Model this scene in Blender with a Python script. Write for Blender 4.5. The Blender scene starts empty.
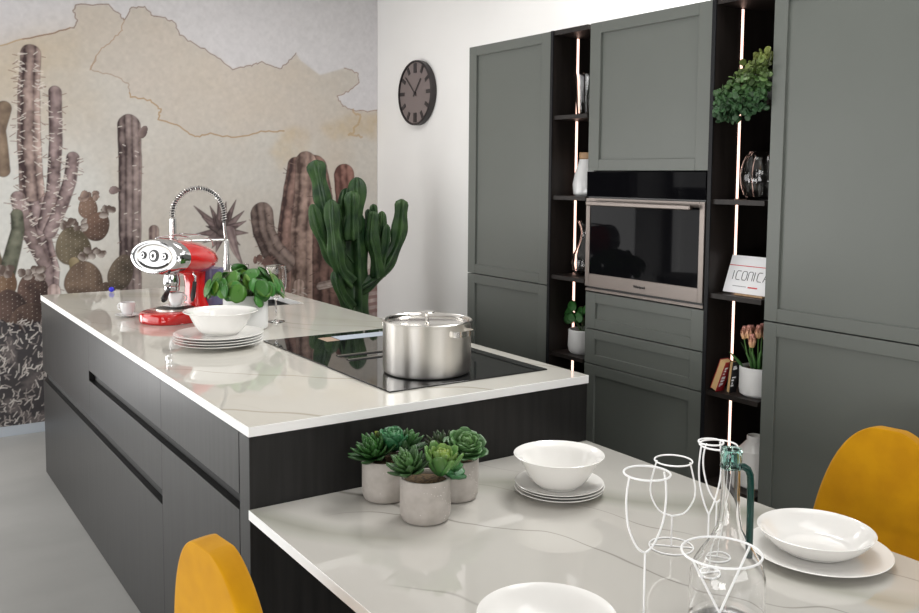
import bpy, math, random
import numpy as np
from mathutils import Vector, Matrix, Quaternion

S = bpy.context.scene
COL = S.collection
PI = math.pi
random.seed(7)

# ------------------------------------------------------------------ camera, world, lights, exposure
cam_d = bpy.data.cameras.new('camera')
cam = bpy.data.objects.new('camera', cam_d)
COL.objects.link(cam)
F_PX, CX, CY, YAW, PITCH, ROLL = 910.37, 459.5, 250.07, 0.5922, 0.0815, 0.0076
EYE = Vector((0, 0, 1.59))
_r = Vector((math.cos(YAW), -math.sin(YAW), 0))
_f = Vector((math.sin(YAW), math.cos(YAW), 0))
_u = Vector((0, 0, 1))
_f, _u = _f * math.cos(PITCH) - _u * math.sin(PITCH), _u * math.cos(PITCH) + _f * math.sin(PITCH)
_r, _u = _r * math.cos(ROLL) + _u * math.sin(ROLL), _u * math.cos(ROLL) - _r * math.sin(ROLL)
cam.matrix_world = Matrix(((_r.x, _u.x, -_f.x, EYE.x), (_r.y, _u.y, -_f.y, EYE.y), (_r.z, _u.z, -_f.z, EYE.z), (0, 0, 0, 1)))
cam_d.sensor_fit = 'HORIZONTAL'
cam_d.sensor_width = 36.0
cam_d.lens = F_PX / 919 * 36.0
cam_d.shift_x = (459.5 - CX) / 919
cam_d.shift_y = (CY - 306.5) / 919
cam_d.clip_start = 0.02
S.camera = cam

world = bpy.data.worlds.new('world')
S.world = world
world.use_nodes = True
world.node_tree.nodes['Background'].inputs[0].default_value = (1.0, 0.99, 0.97, 1)
world.node_tree.nodes['Background'].inputs[1].default_value = 0.0

S.view_settings.view_transform = 'Standard'
S.view_settings.look = 'None'
S.view_settings.gamma = 1
S.view_settings.exposure = 0.0
S.cycles.max_bounces = 10
S.cycles.transmission_bounces = 10
S.cycles.transparent_max_bounces = 10
S.cycles.caustics_refractive = True
S.cycles.sample_clamp_indirect = 6
S.cycles.use_denoising = True


def area(name, loc, direction, sx, sy, watts, color=(1, 1, 1)):
    l = bpy.data.lights.new(name, 'AREA')
    l.shape = 'RECTANGLE'
    l.size, l.size_y, l.energy, l.color = sx, sy, watts, color
    o = bpy.data.objects.new(name, l)
    COL.objects.link(o)
    o.location = loc
    o.rotation_euler = Vector(direction).to_track_quat('-Z', 'Z').to_euler()
    return o


# daylight through the left wall's glazing; far and back lights are added fill
WIN_Y = [(-0.7, 0.1), (0.5, 1.5), (3.2, 4.4), (4.7, 5.9)]
FWX, BWX = (-1.2, -0.08), (-1.2, 2.6)  # openings in the far and back walls, made for the added fill lights
DAY, LAMP = (1.0, 0.995, 0.985), (1.0, 0.99, 0.975)
area('window_daylight', (-1.56, -0.3, 0.75), (1, 0, 0), 0.7, 1.2, 26, DAY)
area('window_daylight', (-1.56, 1.0, 0.75), (1, 0, 0), 0.9, 1.2, 18, DAY)
area('window_daylight', (-1.56, 1.0, 2.05), (1, 0, 0), 0.9, 1.2, 12, DAY)
area('window_daylight', (-1.56, 3.8, 1.40), (1, 0, 0), 1.1, 2.4, 26, DAY)
area('window_daylight', (-1.56, 5.3, 0.75), (1, 0, 0), 1.1, 1.2, 34, DAY)
area('window_daylight', (-1.56, 5.3, 2.05), (1, 0, 0), 1.1, 1.2, 15, DAY)
area('far_glare_fill', (-0.64, 5.97, 0.75), (0, -1, 0), 1.02, 1.2, 33, DAY)  # added light beside the mural, gives the island's left face its glare
area('back_fill_light', (0.7, -2.96, 2.0), (0, 1, 0), 3.7, 1.1, 48, DAY)  # added fill from behind the viewpoint
# lamps in the ceiling along the cabinet wall and over the table
area('ceiling_lamp_and_fill', (2.7, 2.4, 2.935), (0, 0, -1), 0.5, 1.2, 50, LAMP)
area('ceiling_lamp_and_fill', (2.7, 3.6, 2.935), (0, 0, -1), 0.5, 1.0, 3, LAMP)
area('ceiling_lamp_and_fill', (2.0, 4.7, 2.935), (0, 0, -1), 0.6, 0.8, 11, LAMP)  # added fill that brightens the white wall past the cabinets
area('ceiling_lamp_and_fill', (1.9, 1.2, 2.935), (0, 0, -1), 0.8, 1.6, 13, LAMP)


# ------------------------------------------------------------------ mesh helpers
def lin(r, g=None, b=None):
    if g is None:
        g = b = r
    f = lambda c: (c / 255) / 12.92 if c / 255 <= 0.04045 else ((c / 255 + 0.055) / 1.055) ** 2.4
    return (f(r), f(g), f(b))


class G:
    """collects geometry: vertices, faces and a colour per vertex"""
    def __init__(self):
        self.v, self.f, self.c = [], [], []

    def add(self, vs, fs, col=(1, 1, 1)):
        n = len(self.v)
        self.v += [tuple(p) for p in vs]
        self.f += [tuple(i + n for i in q) for q in fs]
        self.c += [col] * len(vs) if not isinstance(col, list) else col
        return self

    def box(self, x0, x1, y0, y1, z0, z1, col=(1, 1, 1)):
        vs = [(x, y, z) for x in (x0, x1) for y in (y0, y1) for z in (z0, z1)]
        return self.add(vs, [(0, 1, 3, 2), (4, 6, 7, 5), (0, 4, 5, 1), (2, 3, 7, 6), (0, 2, 6, 4), (1, 5, 7, 3)], col)

    def obox(self, c, ax, ay, az, col=(1, 1, 1)):
        """oriented box: centre, three half-axis vectors"""
        c, ax, ay, az = Vector(c), Vector(ax), Vector(ay), Vector(az)
        vs = [c + ax * i + ay * j + az * k for i in (-1, 1) for j in (-1, 1) for k in (-1, 1)]
        return self.add(vs, [(0, 1, 3, 2), (4, 6, 7, 5), (0, 4, 5, 1), (2, 3, 7, 6), (0, 2, 6, 4), (1, 5, 7, 3)], col)

    def lathe(self, prof, seg=48, c=(0, 0, 0), m=None, closed=False, sx=1, sy=1, col=(1, 1, 1)):
        vs, fs, rings = [], [], []
        for r, z in prof:
            if r < 1e-6:
                rings.append([len(vs)])
                vs.append(Vector((0, 0, z)))
            else:
                rings.append(list(range(len(vs), len(vs) + seg)))
                vs += [Vector((r * math.cos(2 * PI * k / seg) * sx, r * math.sin(2 * PI * k / seg) * sy, z)) for k in range(seg)]
        pairs = list(zip(rings, rings[1:])) + ([(rings[-1], rings[0])] if closed else [])
        for a, b in pairs:
            for k in range(seg):
                k2 = (k + 1) % seg
                if len(a) == 1 and len(b) == 1:
                    continue
                if len(a) == 1:
                    fs.append((a[0], b[k2], b[k]))
                elif len(b) == 1:
                    fs.append((a[k], a[k2], b[0]))
                else:
                    fs.append((a[k], a[k2], b[k2], b[k]))
        if m is not None:
            vs = [m @ p for p in vs]
        vs = [p + Vector(c) for p in vs]
        return self.add(vs, fs, col)

    def tube(self, pts, r, seg=10, closed=False, cap=True, col=(1, 1, 1), section=None):
        """sweep a circle (or section(k, t) -> radius factor) along points"""
        P = [Vector(p) for p in pts]
        n = len(P)
        R = r if isinstance(r, (list, tuple)) else [r] * n
        T = []
        for i in range(n):
            if closed:
                T.append((P[(i + 1) % n] - P[i - 1]).normalized())
            else:
                T.append((P[min(i + 1, n - 1)] - P[max(i - 1, 0)]).normalized())
        up = Vector((0, 0, 1)) if abs(T[0].z) < 0.9 else Vector((1, 0, 0))
        N = (up - T[0] * up.dot(T[0])).normalized()
        vs, fs = [], []
        for i in range(n):
            if i:
                N = (N - T[i] * N.dot(T[i])).normalized()
            B = T[i].cross(N)
            for k in range(seg):
                a = 2 * PI * k / seg
                rr = R[i] * (section(k, i) if section else 1)
                vs.append(P[i] + N * (math.cos(a) * rr) + B * (math.sin(a) * rr))
        for i in range(n if closed else n - 1):
            j = (i + 1) % n
            for k in range(seg):
                k2 = (k + 1) % seg
                fs.append((i * seg + k, i * seg + k2, j * seg + k2, j * seg + k))
        if cap and not closed:
            fs.append(tuple(range(seg - 1, -1, -1)))
            fs.append(tuple((n - 1) * seg + k for k in range(seg)))
        return self.add(vs, fs, col)

    def prism(self, poly, z0, z1, m=None, col=(1, 1, 1)):
        n = len(poly)
        vs = [Vector((x, y, z)) for z in (z0, z1) for x, y in poly]
        if m is not None:
            vs = [m @ p for p in vs]
        fs = [tuple(range(n - 1, -1, -1)), tuple(range(n, 2 * n))] + [(i, (i + 1) % n, (i + 1) % n + n, i + n) for i in range(n)]
        return self.add(vs, fs, col)

    def leaf(self, base, d, up, L, W, T=0.0, curl=0.0, prof=None, n=7, col=(1, 1, 1), fold=0.0):
        """a solid leaf: base point, direction, upward normal, length, width, thickness, curl towards up"""
        base, d, up = Vector(base), Vector(d).normalized(), Vector(up)
        up = (up - d * up.dot(d)).normalized()
        s = d.cross(up)
        prof = prof or (lambda t: math.sin(PI * min(1, t ** 0.8)) ** 0.7)
        vs, fs = [], []
        p, ang = base.copy(), 0.0
        for i in range(n):
            t = i / (n - 1)
            dd = d * math.cos(curl * t) + up * math.sin(curl * t)
            uu = up * math.cos(curl * t) - d * math.sin(curl * t)
            if i:
                p = p + dd * (L / (n - 1))
            w = max(prof(t), 0.03) * W / 2
            th = max(T, 0.0006) * (0.35 + 0.65 * math.sin(PI * min(1, max(0, t * 0.9 + 0.08))))
            vs += [p - s * w + uu * fold * w, p - s * w * 0.5 + uu * (th * 0.6 + fold * w * 0.3), p + uu * th, p + s * w * 0.5 + uu * (th * 0.6 + fold * w * 0.3),
                   p + s * w + uu * fold * w, p - uu * th]
        for i in range(n - 1):
            for k in range(6):
                k2 = (k + 1) % 6
                fs.append((i * 6 + k, (i + 1) * 6 + k, (i + 1) * 6 + k2, i * 6 + k2))
        fs.append((0, 1, 2, 3, 4, 5))
        fs.append(tuple((n - 1) * 6 + k for k in (5, 4, 3, 2, 1, 0)))
        cols = col if isinstance(col, list) else [col] * len(vs)
        if isinstance(col, list) and len(col) == 2:
            a, b = col
            cols = []
            for i in range(n):
                t = i / (n - 1)
                cols += [tuple(a[q] * (1 - t) + b[q] * t for q in range(3))] * 6
        return self.add(vs, fs, cols)


def chain_loc(o):
    v = Vector((0, 0, 0))
    while o:
        v += o.location
        o = o.parent
    return v


def obj(name, g, mat, parent=None, world=False, angle=35, bevel=0.0, segs=2, label=None, subsurf=0):
    me = bpy.data.meshes.new(name)
    vs = g.v
    if world and parent:
        off = chain_loc(parent)
        vs = [(p[0] - off.x, p[1] - off.y, p[2] - off.z) for p in vs]
    me.from_pydata(vs, [], g.f)
    a = me.color_attributes.new('Col', 'FLOAT_COLOR', 'POINT')
    a.data.foreach_set('color', np.array([(*c, 1.0) for c in g.c], dtype=np.float32).ravel())
    me.polygons.foreach_set('use_smooth', [True] * len(me.polygons))
    me.update()
    if angle < 180:
        me.set_sharp_from_angle(angle=math.radians(angle))
    me.materials.append(mat)
    o = bpy.data.objects.new(name, me)
    COL.objects.link(o)
    if parent:
        o.parent = parent
    if bevel:
        b = o.modifiers.new('bevel', 'BEVEL')
        b.width, b.segments, b.limit_method = bevel, segs, 'ANGLE'
        b.harden_normals = False
    if subsurf:
        s = o.modifiers.new('sub', 'SUBSURF')
        s.levels = s.render_levels = subsurf
    if label:
        o['label'] = label
    return o


def tag(o, label, cat, group=None, kind=None):
    o['label'], o['category'] = label, cat
    if group:
        o['group'] = group
    if kind:
        o['kind'] = kind
    return o


def thing(name, label, cat, loc=(0, 0, 0), rz=0.0, group=None):
    o = bpy.data.objects.new(name, None)
    COL.objects.link(o)
    o.location = loc
    o.rotation_euler = (0, 0, rz)
    o.empty_display_size = 0.05
    return tag(o, label, cat, group)


def struct(name, g, mat, label=None, **k):
    o = obj(name, g, mat, **k)
    o['kind'] = 'structure'
    if label:
        o['label'] = label
    return o


def copy_tree(o, parent=None):
    c = o.copy()
    COL.objects.link(c)
    if parent:
        c.parent = parent
    for ch in list(o.children):
        copy_tree(ch, c)
    return c


# ------------------------------------------------------------------ materials
def mat(name, color=(0.8, 0.8, 0.8), rough=0.5, metal=0.0, coat=0.0, trans=0.0, ior=1.5, spec=0.5, vcol=False, emit=None, estr=0.0, sheen=0.0, sss=0.0, aniso=0.0):
    m = bpy.data.materials.new(name)
    m.use_nodes = True
    b = m.node_tree.nodes['Principled BSDF']
    b.inputs['Base Color'].default_value = (*color, 1)
    b.inputs['Roughness'].default_value = rough
    b.inputs['Metallic'].default_value = metal
    b.inputs['Coat Weight'].default_value = coat
    b.inputs['Coat Roughness'].default_value = 0.03
    b.inputs['Transmission Weight'].default_value = trans
    b.inputs['IOR'].default_value = ior
    b.inputs['Specular IOR Level'].default_value = spec
    b.inputs['Sheen Weight'].default_value = sheen
    b.inputs['Anisotropic'].default_value = aniso
    b.inputs['Anisotropic Rotation'].default_value = 0.25 if aniso else 0
    if sss:
        b.inputs['Subsurface Weight'].default_value = sss
        b.inputs['Subsurface Radius'].default_value = (0.02, 0.02, 0.01)
    if emit:
        b.inputs['Emission Color'].default_value = (*emit, 1)
        b.inputs['Emission Strength'].default_value = estr
    if vcol:
        a = m.node_tree.nodes.new('ShaderNodeVertexColor')
        a.layer_name = 'Col'
        m.node_tree.links.new(a.outputs[0], b.inputs['Base Color'])
    return m


def N(m, t, **k):
    n = m.node_tree.nodes.new(t)
    for a, v in k.items():
        setattr(n, a, v)
    return n


def L(m, a, b):
    m.node_tree.links.new(a, b)


def bsdf(m):
    return m.node_tree.nodes['Principled BSDF']


def noise_color(m, c0, c1, scale=(1, 1, 1), nscale=5.0, detail=4, lo=0.35, hi=0.65, rough_rng=None, bump=0.0, coords='Object', bscale=None):
    tc = N(m, 'ShaderNodeTexCoord')
    mp = N(m, 'ShaderNodeMapping')
    mp.inputs['Scale'].default_value = scale
    no = N(m, 'ShaderNodeTexNoise')
    no.inputs['Scale'].default_value = nscale
    no.inputs['Detail'].default_value = detail
    rp = N(m, 'ShaderNodeValToRGB')
    rp.color_ramp.elements[0].position, rp.color_ramp.elements[1].position = lo, hi
    rp.color_ramp.elements[0].color, rp.color_ramp.elements[1].color = (*c0, 1), (*c1, 1)
    L(m, tc.outputs[coords], mp.inputs[0])
    L(m, mp.outputs[0], no.inputs['Vector'])
    L(m, no.outputs['Fac'], rp.inputs[0])
    L(m, rp.outputs[0], bsdf(m).inputs['Base Color'])
    if bump:
        bp = N(m, 'ShaderNodeBump')
        bp.inputs['Strength'].default_value = bump
        bp.inputs['Distance'].default_value = 0.002
        src = no
        if bscale:
            src = N(m, 'ShaderNodeTexNoise')
            src.inputs['Scale'].default_value = bscale
            src.inputs['Detail'].default_value = 3
            L(m, tc.outputs[coords], src.inputs['Vector'])
        L(m, src.outputs['Fac'], bp.inputs['Height'])
        L(m, bp.outputs[0], bsdf(m).inputs['Normal'])
    return m


def marble(name, base, vein, vein2, off=(0, 0, 0)):
    m = mat(name, base, 0.02, ior=1.8)
    tc = N(m, 'ShaderNodeTexCoord')
    mp = N(m, 'ShaderNodeMapping')
    mp.inputs['Location'].default_value = off
    mp.inputs['Rotation'].default_value = (0, 0, 2.35)
    mp.inputs['Scale'].default_value = (1.0, 0.6, 1.0)
    L(m, tc.outputs['Object'], mp.inputs[0])
    cur = None
    for sc, wid, seed, strength, vc in ((0.42, 0.034, 0.3, 0.95, vein), (0.66, 0.022, 7.3, 0.7, vein), (0.30, 0.26, 3.1, 0.75, vein2)):
        ad = N(m, 'ShaderNodeVectorMath', operation='ADD')
        ad.inputs[1].default_value = (seed, seed * 2, seed)
        L(m, mp.outputs[0], ad.inputs[0])
        wv = N(m, 'ShaderNodeTexWave', wave_type='BANDS', bands_direction='X', wave_profile='SIN')
        wv.inputs['Scale'].default_value = sc
        wv.inputs['Distortion'].default_value = 7.0
        wv.inputs['Detail'].default_value = 3.5
        wv.inputs['Detail Scale'].default_value = 1.3
        wv.inputs['Detail Roughness'].default_value = 0.55
        L(m, ad.outputs[0], wv.inputs['Vector'])
        s = N(m, 'ShaderNodeMath', operation='SUBTRACT')
        s.inputs[1].default_value = 0.5
        L(m, wv.outputs['Fac'], s.inputs[0])
        a = N(m, 'ShaderNodeMath', operation='ABSOLUTE')
        L(m, s.outputs[0], a.inputs[0])
        mr = N(m, 'ShaderNodeMapRange')
        mr.inputs['From Min'].default_value, mr.inputs['From Max'].default_value = 0.0, wid
        mr.inputs['To Min'].default_value, mr.inputs['To Max'].default_value = strength, 0.0
        L(m, a.outputs[0], mr.inputs['Value'])
        # veins fade in and out
        n2 = N(m, 'ShaderNodeTexNoise')
        n2.inputs['Scale'].default_value = 1.7
        L(m, ad.outputs[0], n2.inputs['Vector'])
        m2 = N(m, 'ShaderNodeMapRange')
        m2.inputs['From Min'].default_value, m2.inputs['From Max'].default_value = 0.43, 0.57
        L(m, n2.outputs['Fac'], m2.inputs['Value'])
        mu = N(m, 'ShaderNodeMath', operation='MULTIPLY')
        L(m, mr.outputs[0], mu.inputs[0])
        L(m, m2.outputs[0], mu.inputs[1])
        mx = N(m, 'ShaderNodeMix', data_type='RGBA')
        L(m, mu.outputs[0], mx.inputs[0])
        if cur is None:
            mx.inputs[6].default_value = (*base, 1)
        else:
            L(m, cur, mx.inputs[6])
        mx.inputs[7].default_value = (*vc, 1)
        cur = mx.outputs[2]
    L(m, cur, bsdf(m).inputs['Base Color'])
    return m


M = {}
M['wall'] = noise_color(mat('white_wall_paint', rough=0.9), (0.81, 0.80, 0.785), (0.84, 0.83, 0.815), nscale=1.2)
M['wallgrey'] = mat('grey_wall_paint', (0.10, 0.097, 0.094), 0.85)
M['walldark'] = mat('dark_wall_paint', (0.07, 0.068, 0.066), 0.85)
M['ceiling'] = mat('ceiling_paint', (0.70, 0.69, 0.68), 0.9)
M['floor'] = noise_color(mat('resin_floor', rough=0.42), (0.335, 0.332, 0.32), (0.385, 0.382, 0.368), scale=(1.0, 1.6, 1), nscale=1.6, detail=5, bump=0.03)
M['baseboard'] = mat('grey_baseboard', (0.46, 0.50, 0.55), 0.5)
M['marble'] = marble('marble_worktop', (0.63, 0.61, 0.555), (0.40, 0.37, 0.30), (0.53, 0.51, 0.43))
M['marble2'] = marble('marble_table', (0.56, 0.54, 0.50), (0.20, 0.185, 0.16), (0.32, 0.325, 0.265), off=(1.7, 0.4, 0))
M['edge'] = mat('white_edge', (0.93, 0.93, 0.92), 0.3)
M['wood'] = noise_color(mat('dark_stained_wood', rough=0.33, ior=1.3), (0.014, 0.0135, 0.013), (0.024, 0.0235, 0.023), scale=(14, 14, 0.9), nscale=3.0, detail=6, lo=0.3, hi=0.7, bump=0.12)
M['void'] = mat('black_recess', (0.003, 0.003, 0.003), 0.7)
M['green'] = noise_color(mat('grey_green_lacquer', rough=0.40), (0.120, 0.131, 0.117), (0.129, 0.140, 0.126), nscale=2.0)
M['shelf'] = noise_color(mat('black_brown_shelf', rough=0.45, spec=0.3), (0.014, 0.011, 0.0095), (0.022, 0.017, 0.015), scale=(12, 12, 1), nscale=3, detail=5)
M['shelfedge'] = mat('anthracite_edge', (0.009, 0.0093, 0.011), 0.45, spec=0.2)
M['led'] = mat('led_light', (1, 0.9, 0.85), 0.4, emit=(1.0, 0.62, 0.50), estr=2.3)
M['steel'] = noise_color(mat('brushed_steel', rough=0.28, metal=1.0), (0.50, 0.47, 0.43), (0.62, 0.59, 0.55), scale=(1, 1, 60), nscale=3)
M['potsteel'] = mat('polished_pot_steel', (0.80, 0.775, 0.74), 0.34, metal=1.0, aniso=0.85)
M['rimsteel'] = mat('mirror_pot_steel', (0.80, 0.775, 0.74), 0.16, metal=1.0)
M['chrome'] = mat('chrome', (0.66, 0.66, 0.67), 0.10, metal=1.0)
M['faucet'] = mat('satin_faucet_steel', (0.74, 0.73, 0.72), 0.24, metal=1.0)
M['facewhite'] = mat('satin_silver_face', (0.86, 0.86, 0.87), 0.28, metal=0.35)
M['ovensteel'] = mat('warm_oven_steel', (0.235, 0.205, 0.188), 0.42, metal=1.0)
M['blackglass'] = mat('black_glass', (0.004, 0.004, 0.005), 0.03, ior=1.25, spec=0.1)
M['hob'] = mat('hob_glass', (0.008, 0.008, 0.009), 0.025, ior=1.62)
M['black'] = mat('black_plastic', (0.012, 0.012, 0.012), 0.35)
M['blackmetal'] = mat('black_metal', (0.02, 0.02, 0.02), 0.45, metal=0.3)
M['white'] = mat('white_ceramic', (0.90, 0.885, 0.855), 0.12, coat=0.2)
M['whitecool'] = mat('white_porcelain', (0.84, 0.84, 0.84), 0.12, coat=0.3)
M['whitemat'] = mat('white_matt_pot', (0.78, 0.78, 0.77), 0.45)
M['wire'] = mat('white_coated_wire', (0.93, 0.93, 0.93), 0.35)
M['glass'] = mat('clear_glass', (1, 1, 1), 0.0, trans=1.0, ior=1.45)
M['greenglass'] = mat('green_glass', (0.62, 0.90, 0.85), 0.02, trans=1.0, ior=1.4)
M['greenglassdark'] = mat('dark_green_glass', (0.002, 0.055, 0.042), 0.04, trans=0.4, ior=1.45)
M['red'] = mat('red_enamel', (0.62, 0.012, 0.012), 0.12, coat=0.7)
M['tank'] = mat('violet_tank', (0.16, 0.15, 0.27), 0.22, trans=0.25, ior=1.3)
M['concrete'] = None
M['yellow'] = noise_color(mat('mustard_velvet', rough=0.85, sheen=0.08, spec=0.2), (0.52, 0.235, 0.0008), (0.60, 0.285, 0.001), nscale=14, detail=6, bump=0.25, bscale=900)
M['leaf'] = mat('leaf', rough=0.42, vcol=True, spec=0.4)
M['cactus'] = noise_color(mat('cactus_skin', rough=0.45, spec=0.4), (0.010, 0.036, 0.012), (0.048, 0.105, 0.030), nscale=11, detail=4)
M['soil'] = noise_color(mat('potting_soil', rough=0.95), (0.03, 0.018, 0.008), (0.16, 0.10, 0.045), nscale=120, detail=3, bump=0.8)
M['vcol'] = mat('painted', rough=0.55, vcol=True)
M['oak'] = noise_color(mat('light_oak', rough=0.5), (0.42, 0.25, 0.13), (0.55, 0.36, 0.2), scale=(1, 8, 1), nscale=8)
M['clockface'] = mat('clock_face', (0.185, 0.15, 0.145), 0.5)
M['clockdark'] = mat('clock_dark', (0.022, 0.017, 0.018), 0.45)
M['blue'] = mat('blue_plastic', (0.03, 0.03, 0.65), 0.4)
M['paper'] = mat('white_sign', (0.90, 0.90, 0.92), 0.3)
M['ink'] = mat('black_ink', (0.015, 0.015, 0.018), 0.5)
M['redink'] = mat('red_ink', (0.65, 0.06, 0.07), 0.5)
M['greyink'] = mat('grey_ink', (0.35, 0.35, 0.37), 0.5)
M['page'] = mat('book_pages', (0.60, 0.40, 0.19), 0.8)


def concrete():
    m = mat('speckled_concrete', rough=0.85)
    tc = N(m, 'ShaderNodeTexCoord')
    no = N(m, 'ShaderNodeTexNoise')
    no.inputs['Scale'].default_value = 30
    no.inputs['Detail'].default_value = 6
    rp = N(m, 'ShaderNodeValToRGB')
    rp.color_ramp.elements[0].position, rp.color_ramp.elements[1].position = 0.3, 0.7
    rp.color_ramp.elements[0].color, rp.color_ramp.elements[1].color = (0.42, 0.385, 0.35, 1), (0.54, 0.50, 0.465, 1)
    L(m, tc.outputs['Object'], no.inputs['Vector'])
    L(m, no.outputs['Fac'], rp.inputs[0])
    vo = N(m, 'ShaderNodeTexVoronoi')
    vo.inputs['Scale'].default_value = 150
    L(m, tc.outputs['Object'], vo.inputs['Vector'])
    lt = N(m, 'ShaderNodeMath', operation='LESS_THAN')
    lt.inputs[1].default_value = 0.17
    L(m, vo.outputs['Distance'], lt.inputs[0])
    n2 = N(m, 'ShaderNodeTexNoise')
    n2.inputs['Scale'].default_value = 22
    L(m, tc.outputs['Object'], n2.inputs['Vector'])
    gt = N(m, 'ShaderNodeMath', operation='GREATER_THAN')
    gt.inputs[1].default_value = 0.56
    L(m, n2.outputs['Fac'], gt.inputs[0])
    mu = N(m, 'ShaderNodeMath', operation='MULTIPLY')
    L(m, lt.outputs[0], mu.inputs[0])
    L(m, gt.outputs[0], mu.inputs[1])
    mx = N(m, 'ShaderNodeMix', data_type='RGBA')
    L(m, mu.outputs[0], mx.inputs[0])
    L(m, rp.outputs[0], mx.inputs[6])
    mx.inputs[7].default_value = (0.8, 0.78, 0.75, 1)
    L(m, mx.outputs[2], bsdf(m).inputs['Base Color'])
    bp = N(m, 'ShaderNodeBump')
    bp.inputs['Strength'].default_value = 0.3
    bp.inputs['Distance'].default_value = 0.002
    L(m, no.outputs['Fac'], bp.inputs['Height'])
    L(m, bp.outputs[0], bsdf(m).inputs['Normal'])
    return m


M['concrete'] = concrete()

# ------------------------------------------------------------------ room shell
XL, XR, YB, YF, ZC = -1.6, 3.29, -3.0, 6.0, 2.95
struct('floor', G().box(XL, XR + .1, YB, YF + .1, -.1, 0), M['floor'])
struct('ceiling', G().box(XL, XR + .1, YB, YF + .1, ZC, ZC + .1), M['ceiling'])
struct('wall_far', G().box(XL, FWX[0], YF, YF + .1, 0, ZC).box(FWX[1], XR + .1, YF, YF + .1, 0, ZC).box(FWX[0], FWX[1], YF, YF + .1, 0, .1).box(FWX[0], FWX[1], YF, YF + .1, 2.75, ZC), M['wall'])
struct('wall_right', G().box(XR, XR + .1, YB, YF, 0, ZC), M['wall'])
gl = G()
ys = [YB] + [v for w in WIN_Y for v in w] + [YF]
for i in range(0, len(ys), 2):
    gl.box(XL - .1, XL, ys[i], ys[i + 1], 0, ZC)
for a, b in WIN_Y:
    gl.box(XL - .1, XL, a, b, 0, .10)
    gl.box(XL - .1, XL, a, b, 2.75, ZC)
struct('wall_left', gl, M['wallgrey'])
for i, (a, b) in enumerate(WIN_Y):
    w = G()
    for y0, y1, z0, z1 in ((a, b, .10, .15), (a, b, 2.70, 2.75), (a, a + .05, .15, 2.70), (b - .05, b, .15, 2.70)):
        w.box(XL - .07, XL - .02, y0, y1, z0, z1)
    struct('window_%d' % (i + 1), w, M['edge'])
struct('wall_back', G().box(XL - .1, BWX[0], YB - .1, YB, 0, ZC).box(BWX[1], XR + .1, YB - .1, YB, 0, ZC).box(BWX[0], BWX[1], YB - .1, YB, 0, .25).box(BWX[0], BWX[1], YB - .1, YB, 2.65, ZC), M['walldark'])
struct('baseboard_far', G().box(XL, XR, YF - .018, YF - .0005, 0.001, .06), M['baseboard'])
struct('baseboard_right', G().box(XR - .015, XR - .0005, 3.56, YF - .02, 0.001, .06), M['baseboard'])


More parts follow.
